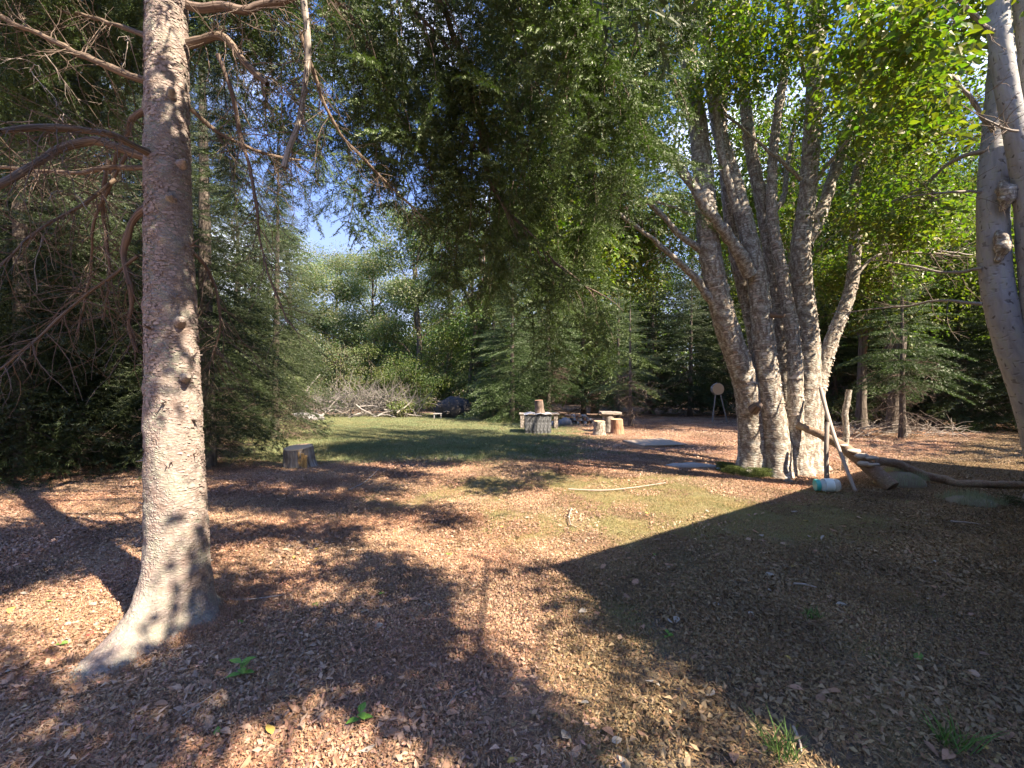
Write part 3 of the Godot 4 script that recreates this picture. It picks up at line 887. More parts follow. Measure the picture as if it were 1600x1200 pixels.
	for i in 11600:
		var lo = [
			[Vector3(0.9, 5.4, -7.2), Vector3(1.5, 1.3, 1.2)], [Vector3(2.6, 6.9, -6.4), Vector3(2.0, 1.0, 1.4)], [Vector3(6.2, 6.6, -7.4), Vector3(1.5, 1.5, 1.6)],
			[Vector3(6.4, 5.0, -7.8), Vector3(1.5, 1.4, 1.4)], [Vector3(3.6, 6.8, -9.4), Vector3(2.4, 1.6, 1.4)], [Vector3(1.6, 4.0, -8.6), Vector3(1.3, 1.0, 1.0)],
			[Vector3(4.0, 8.4, -7.6), Vector3(3.2, 1.8, 2.6)], [Vector3(4.4, 10.3, -8.0), Vector3(2.6, 1.8, 2.4)], [Vector3(4.6, 5.0, -9.4), Vector3(1.8, 1.2, 0.9)],
			[Vector3(0.9, 3.6, -6.8), Vector3(0.8, 0.8, 0.6)], [Vector3(2.3, 4.5, -9.2), Vector3(1.3, 0.9, 0.9)], [Vector3(0.8, 4.7, -8.0), Vector3(1.2, 0.8, 0.9)], [Vector3(1.9, 6.6, -7.0), Vector3(1.1, 0.9, 0.9)], [Vector3(3.1, 6.3, -6.6), Vector3(1.1, 0.7, 0.7)], [Vector3(4.5, 6.7, -7.2), Vector3(1.2, 0.9, 0.9)], [Vector3(6.6, 3.8, -8.8), Vector3(1.4, 0.7, 0.8)]][i % 16]
		var o: Vector3 = lo[0] + rdir() * pow(rng.randf(), 0.5) * lo[1]
		if i % 16 >= 12 and i % 16 <= 14 and rng.randf() < 0.5: continue
		if bnoise.get_noise_3dv(o * 1.6 + Vector3(7, 3, 1)) < -0.06: continue
		var k = rr(0.75, 1.3)
		sc[i % 3].add(Basis(Vector3.UP, rr(0, TAU)).rotated(Vector3.RIGHT, rr(-0.4, 0.4)) * Basis.from_scale(Vector3.ONE * rr(0.8, 1.2)), o, Color(0.18 * k * rr(0.7, 1.3), 0.215 * k, 0.055 * k * rr(0.6, 1.5)))
	for i in 3: scat("crown", sc[i], K.cl_near[i], M.leafb, t)

func grey_birch():
	var b = G(1640, 5.6)
	var t = thing("grey_birch_tree", "smooth grey birch with twin trunks and dark scars at the right edge", "tree", b)
	for s in [
		[[[1650, 800, 5.6], [1632, 700, 5.6], [1606, 610, 5.6], [1578, 530, 5.6], [1559, 450, 5.6], [1552, 370, 5.6], [1553, 280, 5.6], [1559, 180, 5.7], [1566, 80, 5.8], [1572, -20, 5.85], [1580, -300, 6.0]], [0.215, 0.185, 0.17, 0.16, 0.155, 0.15, 0.145, 0.135, 0.125, 0.115, 0.04], "trunk"],
		[[[1680, 790, 5.4], [1650, 640, 5.4], [1622, 500, 5.4], [1612, 400, 5.38], [1603, 300, 5.3], [1588, 210, 5.2], [1572, 130, 5.15], [1562, 60, 5.1], [1562, -20, 5.1], [1580, -300, 5.0]], [0.16, 0.145, 0.13, 0.125, 0.115, 0.105, 0.10, 0.098, 0.095, 0.03], "trunk"],
		[[[1614, 330, 5.3], [1616, 200, 5.3], [1606, 80, 5.2], [1596, -30, 5.1], [1590, -250, 5.0]], [0.09, 0.09, 0.085, 0.08, 0.03], "trunk"],
	]:
		var p := []
		for q in s[0]: p.append(P(q[0], q[1], q[2]))
		var mb := MB.new()
		tube(mb, p, s[1], 48, 0.05, 0.008, 2.0, 0.6, [[2.8, 0.2, 3.0, 0.2, b.y], [1.4, 0.12, 3.0, 0.2, b.y], [5.0, 0.2, 3.0, 0.2, b.y]] if s[0][0][1] > 600 else [])
		part(s[2], mb.mesh(), M.grey, t)
	# swollen scars
	for s in [[1572, 302, 5.35, 0.08], [1566, 380, 5.42, 0.075]]:
		var c = P(s[0], s[1], s[2])
		var kb := MB.new()
		tube(kb, [c + Vector3(0, 0.16, -0.06), c + Vector3(0, 0.05, 0), c + Vector3(0.01, -0.06, 0), c + Vector3(0, -0.2, -0.06)], [0.02, s[3], s[3], 0.02], 18, 0.02, 0.03, 1.0, 1.0)
		part("scar", kb.mesh(), M.birch, t)
	var tw := MB.new()
	for s in [
		[[[1545, 235, 5.6], [1490, 250, 5.9], [1430, 300, 6.4], [1340, 330, 7.0]], 0.03, 0.008],
		[[[1552, 205, 5.4], [1505, 140, 5.2], [1460, 100, 5.0], [1400, 90, 4.8]], 0.028, 0.008],
		[[[1590, 205, 5.0], [1565, 200, 4.95], [1538, 186, 4.9]], 0.014, 0.008],
		[[[1535, 475, 5.6], [1470, 470, 6.0], [1400, 480, 6.5], [1300, 490, 7.2]], 0.022, 0.006],
		[[[1535, 420, 5.6], [1470, 425, 6.0], [1400, 410, 6.4], [1330, 405, 7.0]], 0.022, 0.006],
		[[[1560, 60, 5.2], [1500, 0, 4.6], [1450, -50, 4.2]], 0.03, 0.01],
		[[[1540, 300, 5.6], [1480, 300, 5.6], [1410, 310, 5.7]], 0.02, 0.006],
	]:
		var p := []
		for q in s[0]: p.append(P(q[0], q[1], q[2]))
		var path = limb(t, "limb", p, s[1], s[2], M.wood, 8)
		side_twigs(tw, path, 12, 0.2, 0.8, 0.2, 0.005, 0.2)
	part("branch_network", tw.mesh(), M.twig, t, "stuff")
	var ms := Scatter.new()
	for i in 120:
		var a = rr(PI * 0.3, PI * 1.2)
		var o = b + Vector3(cos(a), 0, sin(a)) * rr(0.32, 0.48)
		ms.add(Basis(Vector3.UP, rr(0, TAU)) * Basis.from_scale(Vector3(0.5, rr(0.25, 0.5), 0.5)), Vector3(o.x, b.y + rr(0, 0.12), o.z), Color(0.05, 0.07, 0.02) * rr(0.8, 1.2))
	scat("moss_cushion", ms, K.moss, M.grass, t)
	var sc := [Scatter.new(), Scatter.new()]
	for i in 3400:
		var lo = [[Vector3(5.6, 5.4, -6.2), Vector3(1.3, 0.8, 1.0)], [Vector3(5.9, 7.2, -5.4), Vector3(1.6, 1.0, 1.4)], [Vector3(4.2, 4.7, -4.6), Vector3(1.2, 0.8, 0.9)], [Vector3(5.6, 6.2, -5.6), Vector3(2.0, 1.3, 1.6)], [Vector3(6.0, 8.0, -5.6), Vector3(2.2, 1.5, 2.0)], [Vector3(5.6, 3.9, -6.4), Vector3(0.9, 0.5, 0.7)], [Vector3(3.5, 4.6, -4.0), Vector3(1.2, 0.5, 0.6)]][i % 7]
		var o: Vector3 = lo[0] + rdir() * pow(rng.randf(), 0.5) * lo[1]
		if bnoise.get_noise_3dv(o * 1.8) < -0.05: continue
		if o.x > -o.z * 0.95 and o.z > -5.9 and o.y < 5.6: continue
		var k = rr(0.75, 1.3)
		sc[i % 2].add(Basis(Vector3.UP, rr(0, TAU)).rotated(Vector3.RIGHT, rr(-0.4, 0.4)) * Basis.from_scale(Vector3.ONE * rr(0.8, 1.2)), o, Color(0.18 * k * rr(0.7, 1.35), 0.215 * k, 0.05 * k * rr(0.6, 1.5)))
	for i in 2: scat("crown", sc[i], K.cl_fine[i], M.leafb, t)

# ---------------------------------------------------------------- ground
func zone(x: float, d: float) -> Array:        # [lawn, moss, red litter]
	var e = bnoise.get_noise_2d(x * 0.9, d * 0.9) * 0.55 + bnoise.get_noise_2d(x * 3.1 + 9, d * 3.1) * 0.3
	var lawn = smoothstep(7.6, 10.0, d + e * 2.0) * smoothstep(23.5, 21.0, d) * smoothstep(-0.60 * d - 1.5, -0.52 * d, x) * smoothstep(0.12 * d + 1.2, 0.03 * d, x + e * 1.6)
	lawn = clamp(lawn + e * 0.3 * lawn, 0, 1)
	var ax = (x - 1.5) / 3.3; var ad = (d - 6.0) / 2.1
	var moss = clamp(1.25 - (ax * ax + ad * ad) + e * 1.4, 0, 1)
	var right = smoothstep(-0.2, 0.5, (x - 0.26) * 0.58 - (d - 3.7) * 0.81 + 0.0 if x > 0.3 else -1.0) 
	var rock = smoothstep(0.12, 0.5, bnoise.get_noise_2d(x * 2.3 + 40, d * 2.3))
	moss = max(moss, rock * (0.7 if x > 0.2 and d < 6.0 else 0.0))
	return [lawn, moss, 1.0 - right]

func axis(lo: float, hi: float, c: float, near: float, fine: float) -> PackedFloat32Array:
	var out := PackedFloat32Array()
	var p = c
	var s = fine
	var neg := []
	while p > lo:
		if abs(p - c) > near: s *= 1.16
		p -= s
		neg.append(max(p, lo))
	neg.reverse()
	for q in neg: out.append(q)
	out.append(c)
	p = c; s = fine
	while p < hi:
		if abs(p - c) > near: s *= 1.16
		p += s
		out.append(min(p, hi))
	return out

func build_ground():
	var xs = axis(-260, 260, 0.0, 8.0, 0.11)
	var zs = axis(-320, 120, -6.0, 8.0, 0.11)
	var mb := MB.new()
	var w = xs.size()
	for z in zs:
		for x in xs:
			var y = gh(x, z)
			mb.v.append(Vector3(x, y, z))
			mb.n.append(Vector3((gh(x - 0.06, z) - gh(x + 0.06, z)) / 0.12, 1, (gh(x, z - 0.06) - gh(x, z + 0.06)) / 0.12).normalized())
			mb.uv.append(Vector2(x * 0.9 + bnoise.get_noise_2d(x, z) * 0.4, z * 0.9 + bnoise.get_noise_2d(z, x) * 0.4))
			var q = zone(x, -z)
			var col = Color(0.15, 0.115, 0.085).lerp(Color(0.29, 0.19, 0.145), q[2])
			col = col.lerp(Color(0.22, 0.19, 0.075), q[1] * 0.8).lerp(Color(0.17, 0.18, 0.09), q[0] * 0.85)
			mb.c.append(col)
	for i in zs.size() - 1:
		for j in w - 1:
			var a = i * w + j
			mb.ix.append_array(PackedInt32Array([a, a + 1, a + w, a + 1, a + w + 1, a + w]))
	var g := MeshInstance3D.new()
	g.name = "ground"
	g.mesh = mb.mesh(); g.material_override = M.ground
	g.set_meta("kind", "structure")
	add_child(g)
	# litter, grass and moss that nobody could count
	var lit := [Scatter.new(), Scatter.new(), Scatter.new(), Scatter.new()]
	var gr := [Scatter.new(), Scatter.new()]
	var mo := [Scatter.new(), Scatter.new()]
	var far := Scatter.new()
	for i in 17000:
		var d = 1.2 + 7.6 * sqrt(rng.randf()) if i < 9500 else 8.0 + 14.0 * pow(rng.randf(), 0.8)
		var x = rr(-1.25, 1.25) * d
		var q = zone(x, d)
		if rng.randf() < 1.0 - pow(1.0 - clamp(q[0], 0, 0.95), 1.5) or rng.randf() < 1.0 - pow(1.0 - clamp(q[1], 0, 0.90), 1.6): continue
		var k = rr(0.75, 1.25)
		var tone = clamp(0.5 + bnoise.get_noise_2d(x * 1.3 - 30, d * 1.3) * 1.3, 0, 1)
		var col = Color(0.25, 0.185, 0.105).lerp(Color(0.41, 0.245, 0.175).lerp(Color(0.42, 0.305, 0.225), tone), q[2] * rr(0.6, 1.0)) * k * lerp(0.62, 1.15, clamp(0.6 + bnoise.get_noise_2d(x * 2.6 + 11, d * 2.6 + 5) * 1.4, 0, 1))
		var sc = rr(0.8, 1.2) * (1.0 if d < 9 else 1.5)
		var ty = int(clamp(bnoise.get_noise_2d(x * 0.8 + 70, d * 0.8) * 4.0 + 1.5 + rr(-1.1, 1.1), 0, 2.99)) if rng.randf() < 0.75 else 3
		lit[ty].add(Basis(Vector3.UP, rr(0, TAU)) * Basis.from_scale(Vector3(sc, rr(0.8, 1.5), sc)), Vector3(x, gh(x, -d) + 0.001, -d), col)
	for i in 11600:
		var d = 7.0 + 16.0 * pow(rng.randf(), 0.75)
		var x = rr(-0.75, 0.35) * d
		if rng.randf() > zone(x, d)[0] * 1.1: continue
		var k = rr(0.75, 1.3)
		gr[rng.randi() % 2].add(Basis(Vector3.UP, rr(0, TAU)) * Basis.from_scale(Vector3.ONE * rr(0.8, 1.3)), Vector3(x, gh(x, -d), -d), Color(0.19 * k * rr(0.8, 1.3), 0.21 * k, 0.10 * k))
	for i in 22000:
		var d = 1.9 + 8.6 * rng.randf()
		var x = rr(-0.4, 1.05) * d
		if rng.randf() > zone(x, d)[1] * 0.9: continue
		var k = rr(0.75, 1.3)
		mo[rng.randi() % 2].add(Basis(Vector3.UP, rr(0, TAU)) * Basis.from_scale(Vector3(0.8, rr(0.5, 1.3), 0.8)), Vector3(x, gh(x, -d), -d), Color(0.30 * k * rr(0.8, 1.2), 0.255 * k * rr(0.8, 1.1), 0.115 * k))
	for i in 4: scat("leaf_litter", lit[i], K.litter[i], M.litter, g)
	for i in 2: scat("lawn_grass", gr[i], K.grass[i], M.grass, g)
	for i in 2: scat("moss_carpet", mo[i], K.moss, M.grass, g)
	# the larger fallen leaves, one by one
	var lm := []
	for c in [Color(0.30, 0.17, 0.10), Color(0.22, 0.13, 0.085), Color(0.36, 0.24, 0.16), Color(0.30, 0.27, 0.23), Color(0.34, 0.20, 0.13), Color(0.42, 0.30, 0.07), Color(0.10, 0.20, 0.03)]:
		lm.append(smat(c, 0.7))
	var ls := []
	for i in 5:
		var b := MB.new()
		leaf(b, Vector3(0, 0, -0.5), Vector3(0, 0, 1), Vector3.UP, 1.0, rr(0.42, 0.75), Color.WHITE, rr(-0.35, 0.5), true)
		ls.append(b.mesh())
	for i in 290:
		var d = 1.75 + 3.6 * pow(rng.randf(), 1.2)
		var x = rr(-1.1, 1.1) * d
		var k = rng.randi() % 5
		if rng.randf() < 0.06: k = 5
		if rng.randf() < 0.04: k = 6
		var o = part("fallen_leaf", ls[rng.randi() % 5], lm[k], g, "", false)
		o.position = Vector3(x, gh(x, -d) + 0.028, -d)
		o.basis = Basis(Vector3.UP, rr(0, TAU)) * Basis(Vector3.RIGHT, rr(-0.35, 0.35)) * Basis(Vector3.BACK, rr(-0.4, 0.4)) * Basis.from_scale(Vector3.ONE * rr(0.045, 0.085))
	var red = part("fallen_leaf", ls[0], smat(Color(0.55, 0.02, 0.03), 0.7), g, "", false)
	red.position = P(140, 997, 2.7); red.position.y = gh(red.position.x, red.position.z) + 0.03
	red.basis = Basis.from_scale(Vector3.ONE * 0.05)

# ---------------------------------------------------------------- small things
func boxm(mb: MB, c: Vector3, s: Vector3, b := Basis.IDENTITY, j := 0.0):
	var q := []
	for i in 8:
		q.append(c + b * (Vector3((i & 1) - 0.5, ((i >> 1) & 1) - 0.5, ((i >> 2) & 1) - 0.5) * s + rdir() * j))
	for f in [[0, 1, 3, 2], [4, 6, 7, 5], [0, 4, 5, 1], [2, 3, 7, 6], [0, 2, 6, 4], [1, 5, 7, 3]]:
		var st = mb.v.size()
		mb.quad(q[f[0]], q[f[1]], q[f[2]], q[f[3]], Color.WHITE)
		for u in [Vector2(0, 0), Vector2(0.3, 0), Vector2(0.3, 1), Vector2(0, 0), Vector2(0.3, 1), Vector2(0, 1)]: mb.uv.append(u)

func stump(t: Node3D, c: Vector3, r: float, h: float, bark: Material, top: Material, tilt := Vector3.ZERO):
	var mb := MB.new()
	tube(mb, [c - Vector3(0, 0.06, 0), c + Vector3(0, h * 0.5, 0) + tilt * 0.5, c + Vector3(0, h, 0) + tilt], [r * 1.06, r, r * 0.97], 36, 0.04, r * 0.08, 2.0, 1.0, [[0.3, r * 0.25, 3, 0.08, c.y], [2.2, r * 0.2, 3, 0.08, c.y], [4.1, r * 0.22, 3, 0.08, c.y]])
	part("bark", mb.mesh(), bark, t)
	var tb := MB.new()
	var up = (Vector3(0, h, 0) + tilt).normalized()
	tube(tb, [c + (Vector3(0, h, 0) + tilt) - up * 0.02, c + (Vector3(0, h, 0) + tilt) + up * 0.006], [r * 0.93, r * 0.93], 36, 0.03, r * 0.05, 1.0, 1.0, [], true)
	part("cut_face", tb.mesh(), top, t)

func lone_stick(called: String, label: String, cat: String, pts: Array, r0: float, r1: float, mat: Material, amp := 0.15, group := "", cap := true) -> Node3D:
	var t = thing(called, label, cat, pts[0], group)
	var rad := []
	for i in pts.size(): rad.append(lerp(r0, r1, float(i) / (pts.size() - 1)))
	var mb := MB.new()
	tube(mb, pts, rad, 14, 0.05, r0 * amp, 1.0, 1.0, [], cap)
	part("stick", mb.mesh(), mat, t)
	return t

func gp(px: float, d: float, lift := 0.0) -> Vector3: return G(px, d) + Vector3(0, lift, 0)

func small_things():
	# stump on the left of the lawn, its front face split away to yellow wood
	var c = G(470, 8.4)
	var t = thing("tree_stump", "short sawn stump with a bright split yellow face standing left of the lawn", "stump", c)
	stump(t, c, 0.26, 0.37, M.wood, M.cutwood, Vector3(-0.02, 0.0, 0.05))
	var sp := MB.new()
	for i in 5:
		boxm(sp, c + Vector3(-0.04 + i * 0.06, 0.17 - abs(i - 2) * 0.02, 0.262 - abs(i - 2) * 0.012), Vector3(0.058, 0.3 - abs(i - 2) * 0.03, 0.03), Basis(Vector3.UP, (i - 2) * 0.2), 0.012)
	part("split_face", sp.mesh(), M.splitwood, t)
	# crate of upright boards with its wavy grey top
	c = G(840, 13.9)
	t = thing("board_crate", "square crate of weathered upright grey boards with a wavy pale sheet as top", "crate", c)
	for i in 7:
		for side in 2:
			var b := MB.new()
			var o = -0.33 + i * 0.11
			boxm(b, c + (Vector3(o, 0.29, 0.36) if side == 0 else Vector3(-0.37, 0.29, o - 0.02)), Vector3(0.1, 0.58 + rr(-0.02, 0.02), 0.025) if side == 0 else Vector3(0.025, 0.58, 0.1), Basis(Vector3.UP, rr(-0.03, 0.03)), 0.006)
			part("board", b.mesh(), M.slat, t)
	var bb := MB.new()
	boxm(bb, c + Vector3(0, 0.26, 0), Vector3(0.66, 0.5, 0.64))
	part("inner_box", bb.mesh(), M.wood, t)
	var tp := MB.new()
	for i in 12:
		for j in 3:
			var x0 = -0.42 + i * 0.07; var z0 = -0.42 + j * 0.28
			var f = func(x, z): return c + Vector3(x, 0.605 + 0.016 * sin(x * 22.0) - 0.03 * smoothstep(0.3, 0.45, abs(x)), z)
			tp.quad(f.call(x0, z0), f.call(x0 + 0.07, z0), f.call(x0 + 0.07, z0 + 0.28), f.call(x0, z0 + 0.28), Color.WHITE)
	part("top_sheet", tp.mesh(), smat(Color(0.36, 0.37, 0.40), 0.6), t)
	t = thing("chopping_log", "short reddish log standing on top of the board crate", "log", c + Vector3(0.06, 0.62, 0))
	stump(t, c + Vector3(0.06, 0.63, 0), 0.13, 0.36, M.redbark, M.redwood, Vector3(-0.03, 0, 0.03))
	# plank bench behind the crate
	c = G(842, 15.2)
	t = thing("plank_bench", "long low bench of pale grey planks behind the board crate", "bench", c)
	for i in 3:
		var b := MB.new()
		boxm(b, c + Vector3(0, 0.50, -0.15 + i * 0.15), Vector3(1.3, 0.045, 0.14), Basis.IDENTITY, 0.012)
		part("plank", b.mesh(), M.wood, t)
	for s in [-0.55, 0.55]:
		var b := MB.new()
		boxm(b, c + Vector3(s, 0.23, 0), Vector3(0.12, 0.48, 0.4), Basis.IDENTITY, 0.01)
		part("leg", b.mesh(), M.wood, t)
	# log stools
	for s in [[936, 13.3, 0.17, 0.42, "pale barked log stool, nearest of the three beside the leaf clearing", 0], [964, 13.7, 0.18, 0.45, "reddish log stool on the right of the three stools", 1], [951, 14.3, 0.2, 0.56, "dark log stool topped by a flat slab behind two other stools", 2]]:
		c = G(s[0], s[1])
		t = thing("log_stool", s[4], "stool", c)
		stump(t, c, s[2], s[3], [M.birch, M.redwood, M.wood][s[5]], M.cutwood if s[5] < 2 else M.wood, Vector3(rr(-0.02, 0.02), 0, 0.02))
		if s[5] == 2:
			var b := MB.new()
			boxm(b, c + Vector3(0.05, 0.6, 0), Vector3(0.62, 0.06, 0.5), Basis(Vector3.BACK, -0.02), 0.015)
			part("slab", b.mesh(), M.wood, t)
	# firewood heap
	c = G(906, 17.0)
	t = thing("firewood_heap", "low heap of split grey firewood right of the plank bench", "firewood", c)
	var row := 0
	for i in 26:
		row = 0 if i < 11 else (1 if i < 20 else 2)
		var k = i - [0, 11, 20][row]
		var o = c + Vector3(-0.55 + k * 0.11 + row * 0.06, 0.06 + row * 0.12, rr(-0.08, 0.08))
		var b := MB.new()
		var dv = Vector3(rr(-0.3, 0.3), rr(-0.05, 0.1), 1).normalized() * 0.24
		tube(b, [o - dv, o + dv], [0.055, 0.05], 5, 0.3, 0.012, 1.0, 1.0, [], true)
		part("split_log", b.mesh(), [M.wood, M.plank, M.redwood][i % 3], t)
	c = G(872, 16.4)
	for s in [[866, 16.0, 0.16, "rounded grey stone under the right end of the plank bench"], [883, 16.6, 0.2, "dark lumpy stone between the plank bench and the firewood"]]:
		rock(s[0], s[1], Vector3(s[2] * 1.3, s[2], s[2]), s[3], smat(Color(0.22, 0.21, 0.2)))
	# flat board on the ground
	c = G(1022, 11.2)
	t = thing("plywood_sheet", "weathered plywood sheet lying flat on the leaf covered clearing", "board", c)
	var pb := MB.new()
	boxm(pb, c + Vector3(0, 0.05, 0), Vector3(1.15, 0.03, 1.0), Basis(Vector3.UP, 0.25) * Basis(Vector3.BACK, 0.02), 0.02)
	part("board", pb.mesh(), smat(Color(0.33, 0.265, 0.20)), t)
	# round disc on its legs at the forest edge
	c = G(1122, 18.0)
	t = thing("round_log_slice", "round pale log slice propped on thin legs in the dark forest edge", "log slice", c)
	var o2 = c + Vector3(0, 1.30, 0)
	var rb := MB.new()
	tube(rb, [o2 - Vector3(0, 0, 0.14), o2 + Vector3(0, 0, 0.015)], [0.235, 0.235], 28, 0.1, 0.01, 1.0, 1.0, [], true)
	part("bark", rb.mesh(), M.wood, t)
	rb = MB.new()
	tube(rb, [o2, o2 + Vector3(0, 0, 0.03)], [0.225, 0.222], 28, 0.1, 0.004, 1.0, 1.0, [], true)
	part("cut_face", rb.mesh(), M.cutwood, t)
	for s in [Vector3(-0.3, 0, 0.15), Vector3(0.3, 0, 0.15), Vector3(0, 0, -0.5)]:
		var b := MB.new()
		tube(b, [c + s - Vector3(0, 0.05, 0), o2 + s * 0.3 - Vector3(0, 0.15, 0.06)], [0.03, 0.025], 8, 0.2, 0.004, 1.0, 1.0, [], true)
		part("leg", b.mesh(), M.wood, t)
	# root plate and little bench at the far lawn edge
	c = G(706, 20.5)
	t = thing("upturned_root_plate", "dark upturned root plate lying at the far edge of the lawn", "root", c)
	var rt := MB.new()
	lump(rt, c + Vector3(0.15, 0.35, 0), Vector3(0.85, 0.55, 0.5), 0.28)
	part("root_mass", rt.mesh(), smat(Color(0.05, 0.045, 0.04)), t)
	for i in 16:
		var b := MB.new()
		var a = c + Vector3(rr(-0.5, 0.6), rr(0.2, 0.8), rr(0.1, 0.4))
		stick(b, wig(a, a + Vector3(rr(-0.6, 0.3), rr(-0.3, 0.4), rr(0.0, 0.5)), 5, 0.06), 0.03, 0.008, 6)
		part("root", b.mesh(), M.wood, t)
	c = G(684, 19.6)
	t = thing("little_stool", "tiny white legged stool beside the dark root plate", "stool", c)
	var sb := MB.new()
	boxm(sb, c + Vector3(0, 0.24, 0), Vector3(0.34, 0.03, 0.22))
	part("seat", sb.mesh(), smat(Color(0.42, 0.39, 0.37)), t)
	for s in [Vector3(-0.14, 0.11, 0.08), Vector3(0.14, 0.11, 0.08), Vector3(-0.14, 0.11, -0.08), Vector3(0.14, 0.11, -0.08)]:
		sb = MB.new()
		boxm(sb, c + s, Vector3(0.03, 0.25, 0.03))
		part("leg", sb.mesh(), smat(Color(0.42, 0.39, 0.37)), t)
	# grey earth mound
	c = G(476, 19.2)
	t = thing("earth_mound", "small grey mound of gravelly earth in front of the brush pile", "mound", c)
	var em := MB.new()
	lump(em, c + Vector3(0, 0.0, 0), Vector3(0.85, 0.32, 0.6), 0.12)
	part("earth", em.mesh(), smat(Color(0.20, 0.19, 0.185)), t)
	# brush pile
	c = G(565, 21.0)
	t = thing("brush_pile", "big tangled pile of dead grey branches across the far edge of the lawn", "brush pile", c)
	var tangle := MB.new()
	for i in 700:
		var x = rr(-3.0, 2.6)
		var hgt = (1.15 - 0.09 * x * x) * rng.randf()
		var a = c + Vector3(x, max(hgt, 0.05), rr(-0.8, 0.5))
		var dv = Vector3(rr(-1, 1), rr(-0.3, 0.9), rr(-0.6, 0.6)).normalized() * rr(0.5, 1.5)
		stick(tangle, wig(a, a + dv, 5, 0.07), rr(0.008, 0.02), 0.004, 4, Color(1, 1, 1) * rr(0.5, 1.2))
	part("branch_tangle", tangle.mesh(), vmat(Color(0.19, 0.172, 0.155)), t, "stuff")
	for s in [[[490, 648], [520, 657], [548, 652]], [[500, 650], [520, 640], [536, 645], [548, 640]], [[556, 632], [566, 640], [580, 646]], [[560, 636], [580, 634], [590, 636]], [[540, 655], [556, 648], [570, 644], [586, 650]], [[575, 655], [600, 648], [618, 652]], [[500, 655], [512, 640], [530, 620]], [[590, 650], [604, 644], [640, 640]], [[470, 640], [480, 610], [500, 585]], [[600, 640], [640, 648], [660, 650]], [[480, 655], [500, 642], [520, 636]], [[620, 645], [640, 630], [650, 610]]]:
		var p := []
		for q in s: p.append(P(q[0], q[1], 20.4 + rr(-0.4, 0.2)))
		var b := MB.new()
		tube(b, p, [0.036, 0.03, 0.02, 0.012].slice(0, p.size()), 8, 0.12, 0.008, 1.0, 1.0)
		part("branch", b.mesh(), vmat(Color(0.26, 0.235, 0.21)), t)
	# twig heap right
	c = G(1395, 13.2)
	t = thing("twig_heap", "spread of pale dead twigs between the birch clump and the grey birch", "twigs", c)
	tangle = MB.new()
	for i in 150:
		var a = c + Vector3(rr(-1.7, 1.6), rr(0.02, 0.28), rr(-0.7, 0.7))
		stick(tangle, wig(a, a + Vector3(rr(-1, 1), rr(-0.1, 0.35), rr(-0.5, 0.5)).normalized() * rr(0.3, 0.9), 4, 0.05), rr(0.006, 0.014), 0.003, 4, Color(1, 1, 1) * rr(0.6, 1.2))
	part("twig_tangle", tangle.mesh(), M.paletwig, t, "stuff")
	# leaning and lying wood at the birch clump
	lone_stick("leaning_log", "thick bark covered log leaning from the birch clump down to the ground beside the jar", "log", [gp(1394, 6.35, 0.06), P(1340, 715, 6.75), P(1300, 688, 7.1), P(1246, 664, 7.5)], 0.10, 0.055, M.logbark, 0.2)
	t = thing("bracket_fungus", "row of pale curled bark shelves along the top of the leaning log", "fungus", P(1355, 716, 6.6))
	for s in [[1318, 696, 6.9, 0.07], [1334, 705, 6.75, 0.08], [1347, 713, 6.65, 0.10], [1360, 716, 6.6, 0.09], [1366, 726, 6.55, 0.08], [1352, 724, 6.6, 0.08]]:
		var b := MB.new()
		var q = P(s[0], s[1], s[2] - 0.03)
		lump(b, q, Vector3(s[3], s[3] * 0.4, s[3] * 0.6), 1.1)
		part("shelf", b.mesh(), smat(Color(0.42, 0.36, 0.30)), t)
	lone_stick("crooked_branch", "long crooked dark branch running along the ground from the leaning log to the grey birch", "branch", [P(1362, 720, 6.75), P(1400, 724, 6.8), P(1440, 742, 6.8), gp(1476, 6.75, 0.1), gp(1496, 6.6, 0.07), gp(1540, 6.5, 0.08), gp(1600, 6.4, 0.08)], 0.065, 0.05, M.logbark, 0.2)
	lone_stick("leaning_stick", "pale debarked stick leaning against the birch clump in front of the log", "stick", [gp(1337, 6.35), P(1312, 705, 6.75), P(1295, 655, 7.1), P(1282, 606, 7.4)], 0.022, 0.032, M.paletwig)
	lone_stick("upright_post", "knobbly upright stick with a flat cut top standing right of the leaning stick", "stick", [gp(1319, 7.9, -0.1), P(1322, 680, 7.9), P(1321, 645, 7.9), P(1327, 609, 7.9)], 0.05, 0.045, M.birch, 0.25)
	lone_stick("short_stick", "short thin stick standing upright between the birch clump and the jar", "stick", [gp(1292, 6.9, -0.05), P(1291, 700, 6.9), P(1293, 660, 7.0)], 0.035, 0.03, M.wood)
	# the jar
	c = G(1292, 6.35)
	t = thing("plastic_jar", "clear plastic jar with a teal lid lying on its side below the leaning log", "jar", c)
	var ax = Vector3(1, 0.05, 0.22).normalized()
	var jc = c + Vector3(0, 0.105, 0)
	var jm = smat(Color(0.75, 0.85, 0.83), 0.15)
	jm.transparency = BaseMaterial3D.TRANSPARENCY_ALPHA
	jm.albedo_color.a = 0.42
	var jb := MB.new()
	tube(jb, [jc - ax * 0.10, jc - ax * 0.085, jc - ax * 0.06, jc + ax * 0.12, jc + ax * 0.145, jc + ax * 0.15], [0.07, 0.072, 0.088, 0.09, 0.08, 0.03], 32, 0.03, 0.0)
	part("jar_body", jb.mesh(), jm, t)
	jb = MB.new()
	tube(jb, [jc - ax * 0.035, jc + ax * 0.07], [0.0915, 0.0915], 32, 0.2, 0.0)
	part("paper_label", jb.mesh(), smat(Color(0.62, 0.74, 0.74), 0.5), t)
	jb = MB.new()
	tube(jb, [jc - ax * 0.15, jc - ax * 0.145, jc - ax * 0.10, jc - ax * 0.095], [0.076, 0.081, 0.081, 0.078], 32, 0.2, 0.0, 1.0, 1.0, [], true)
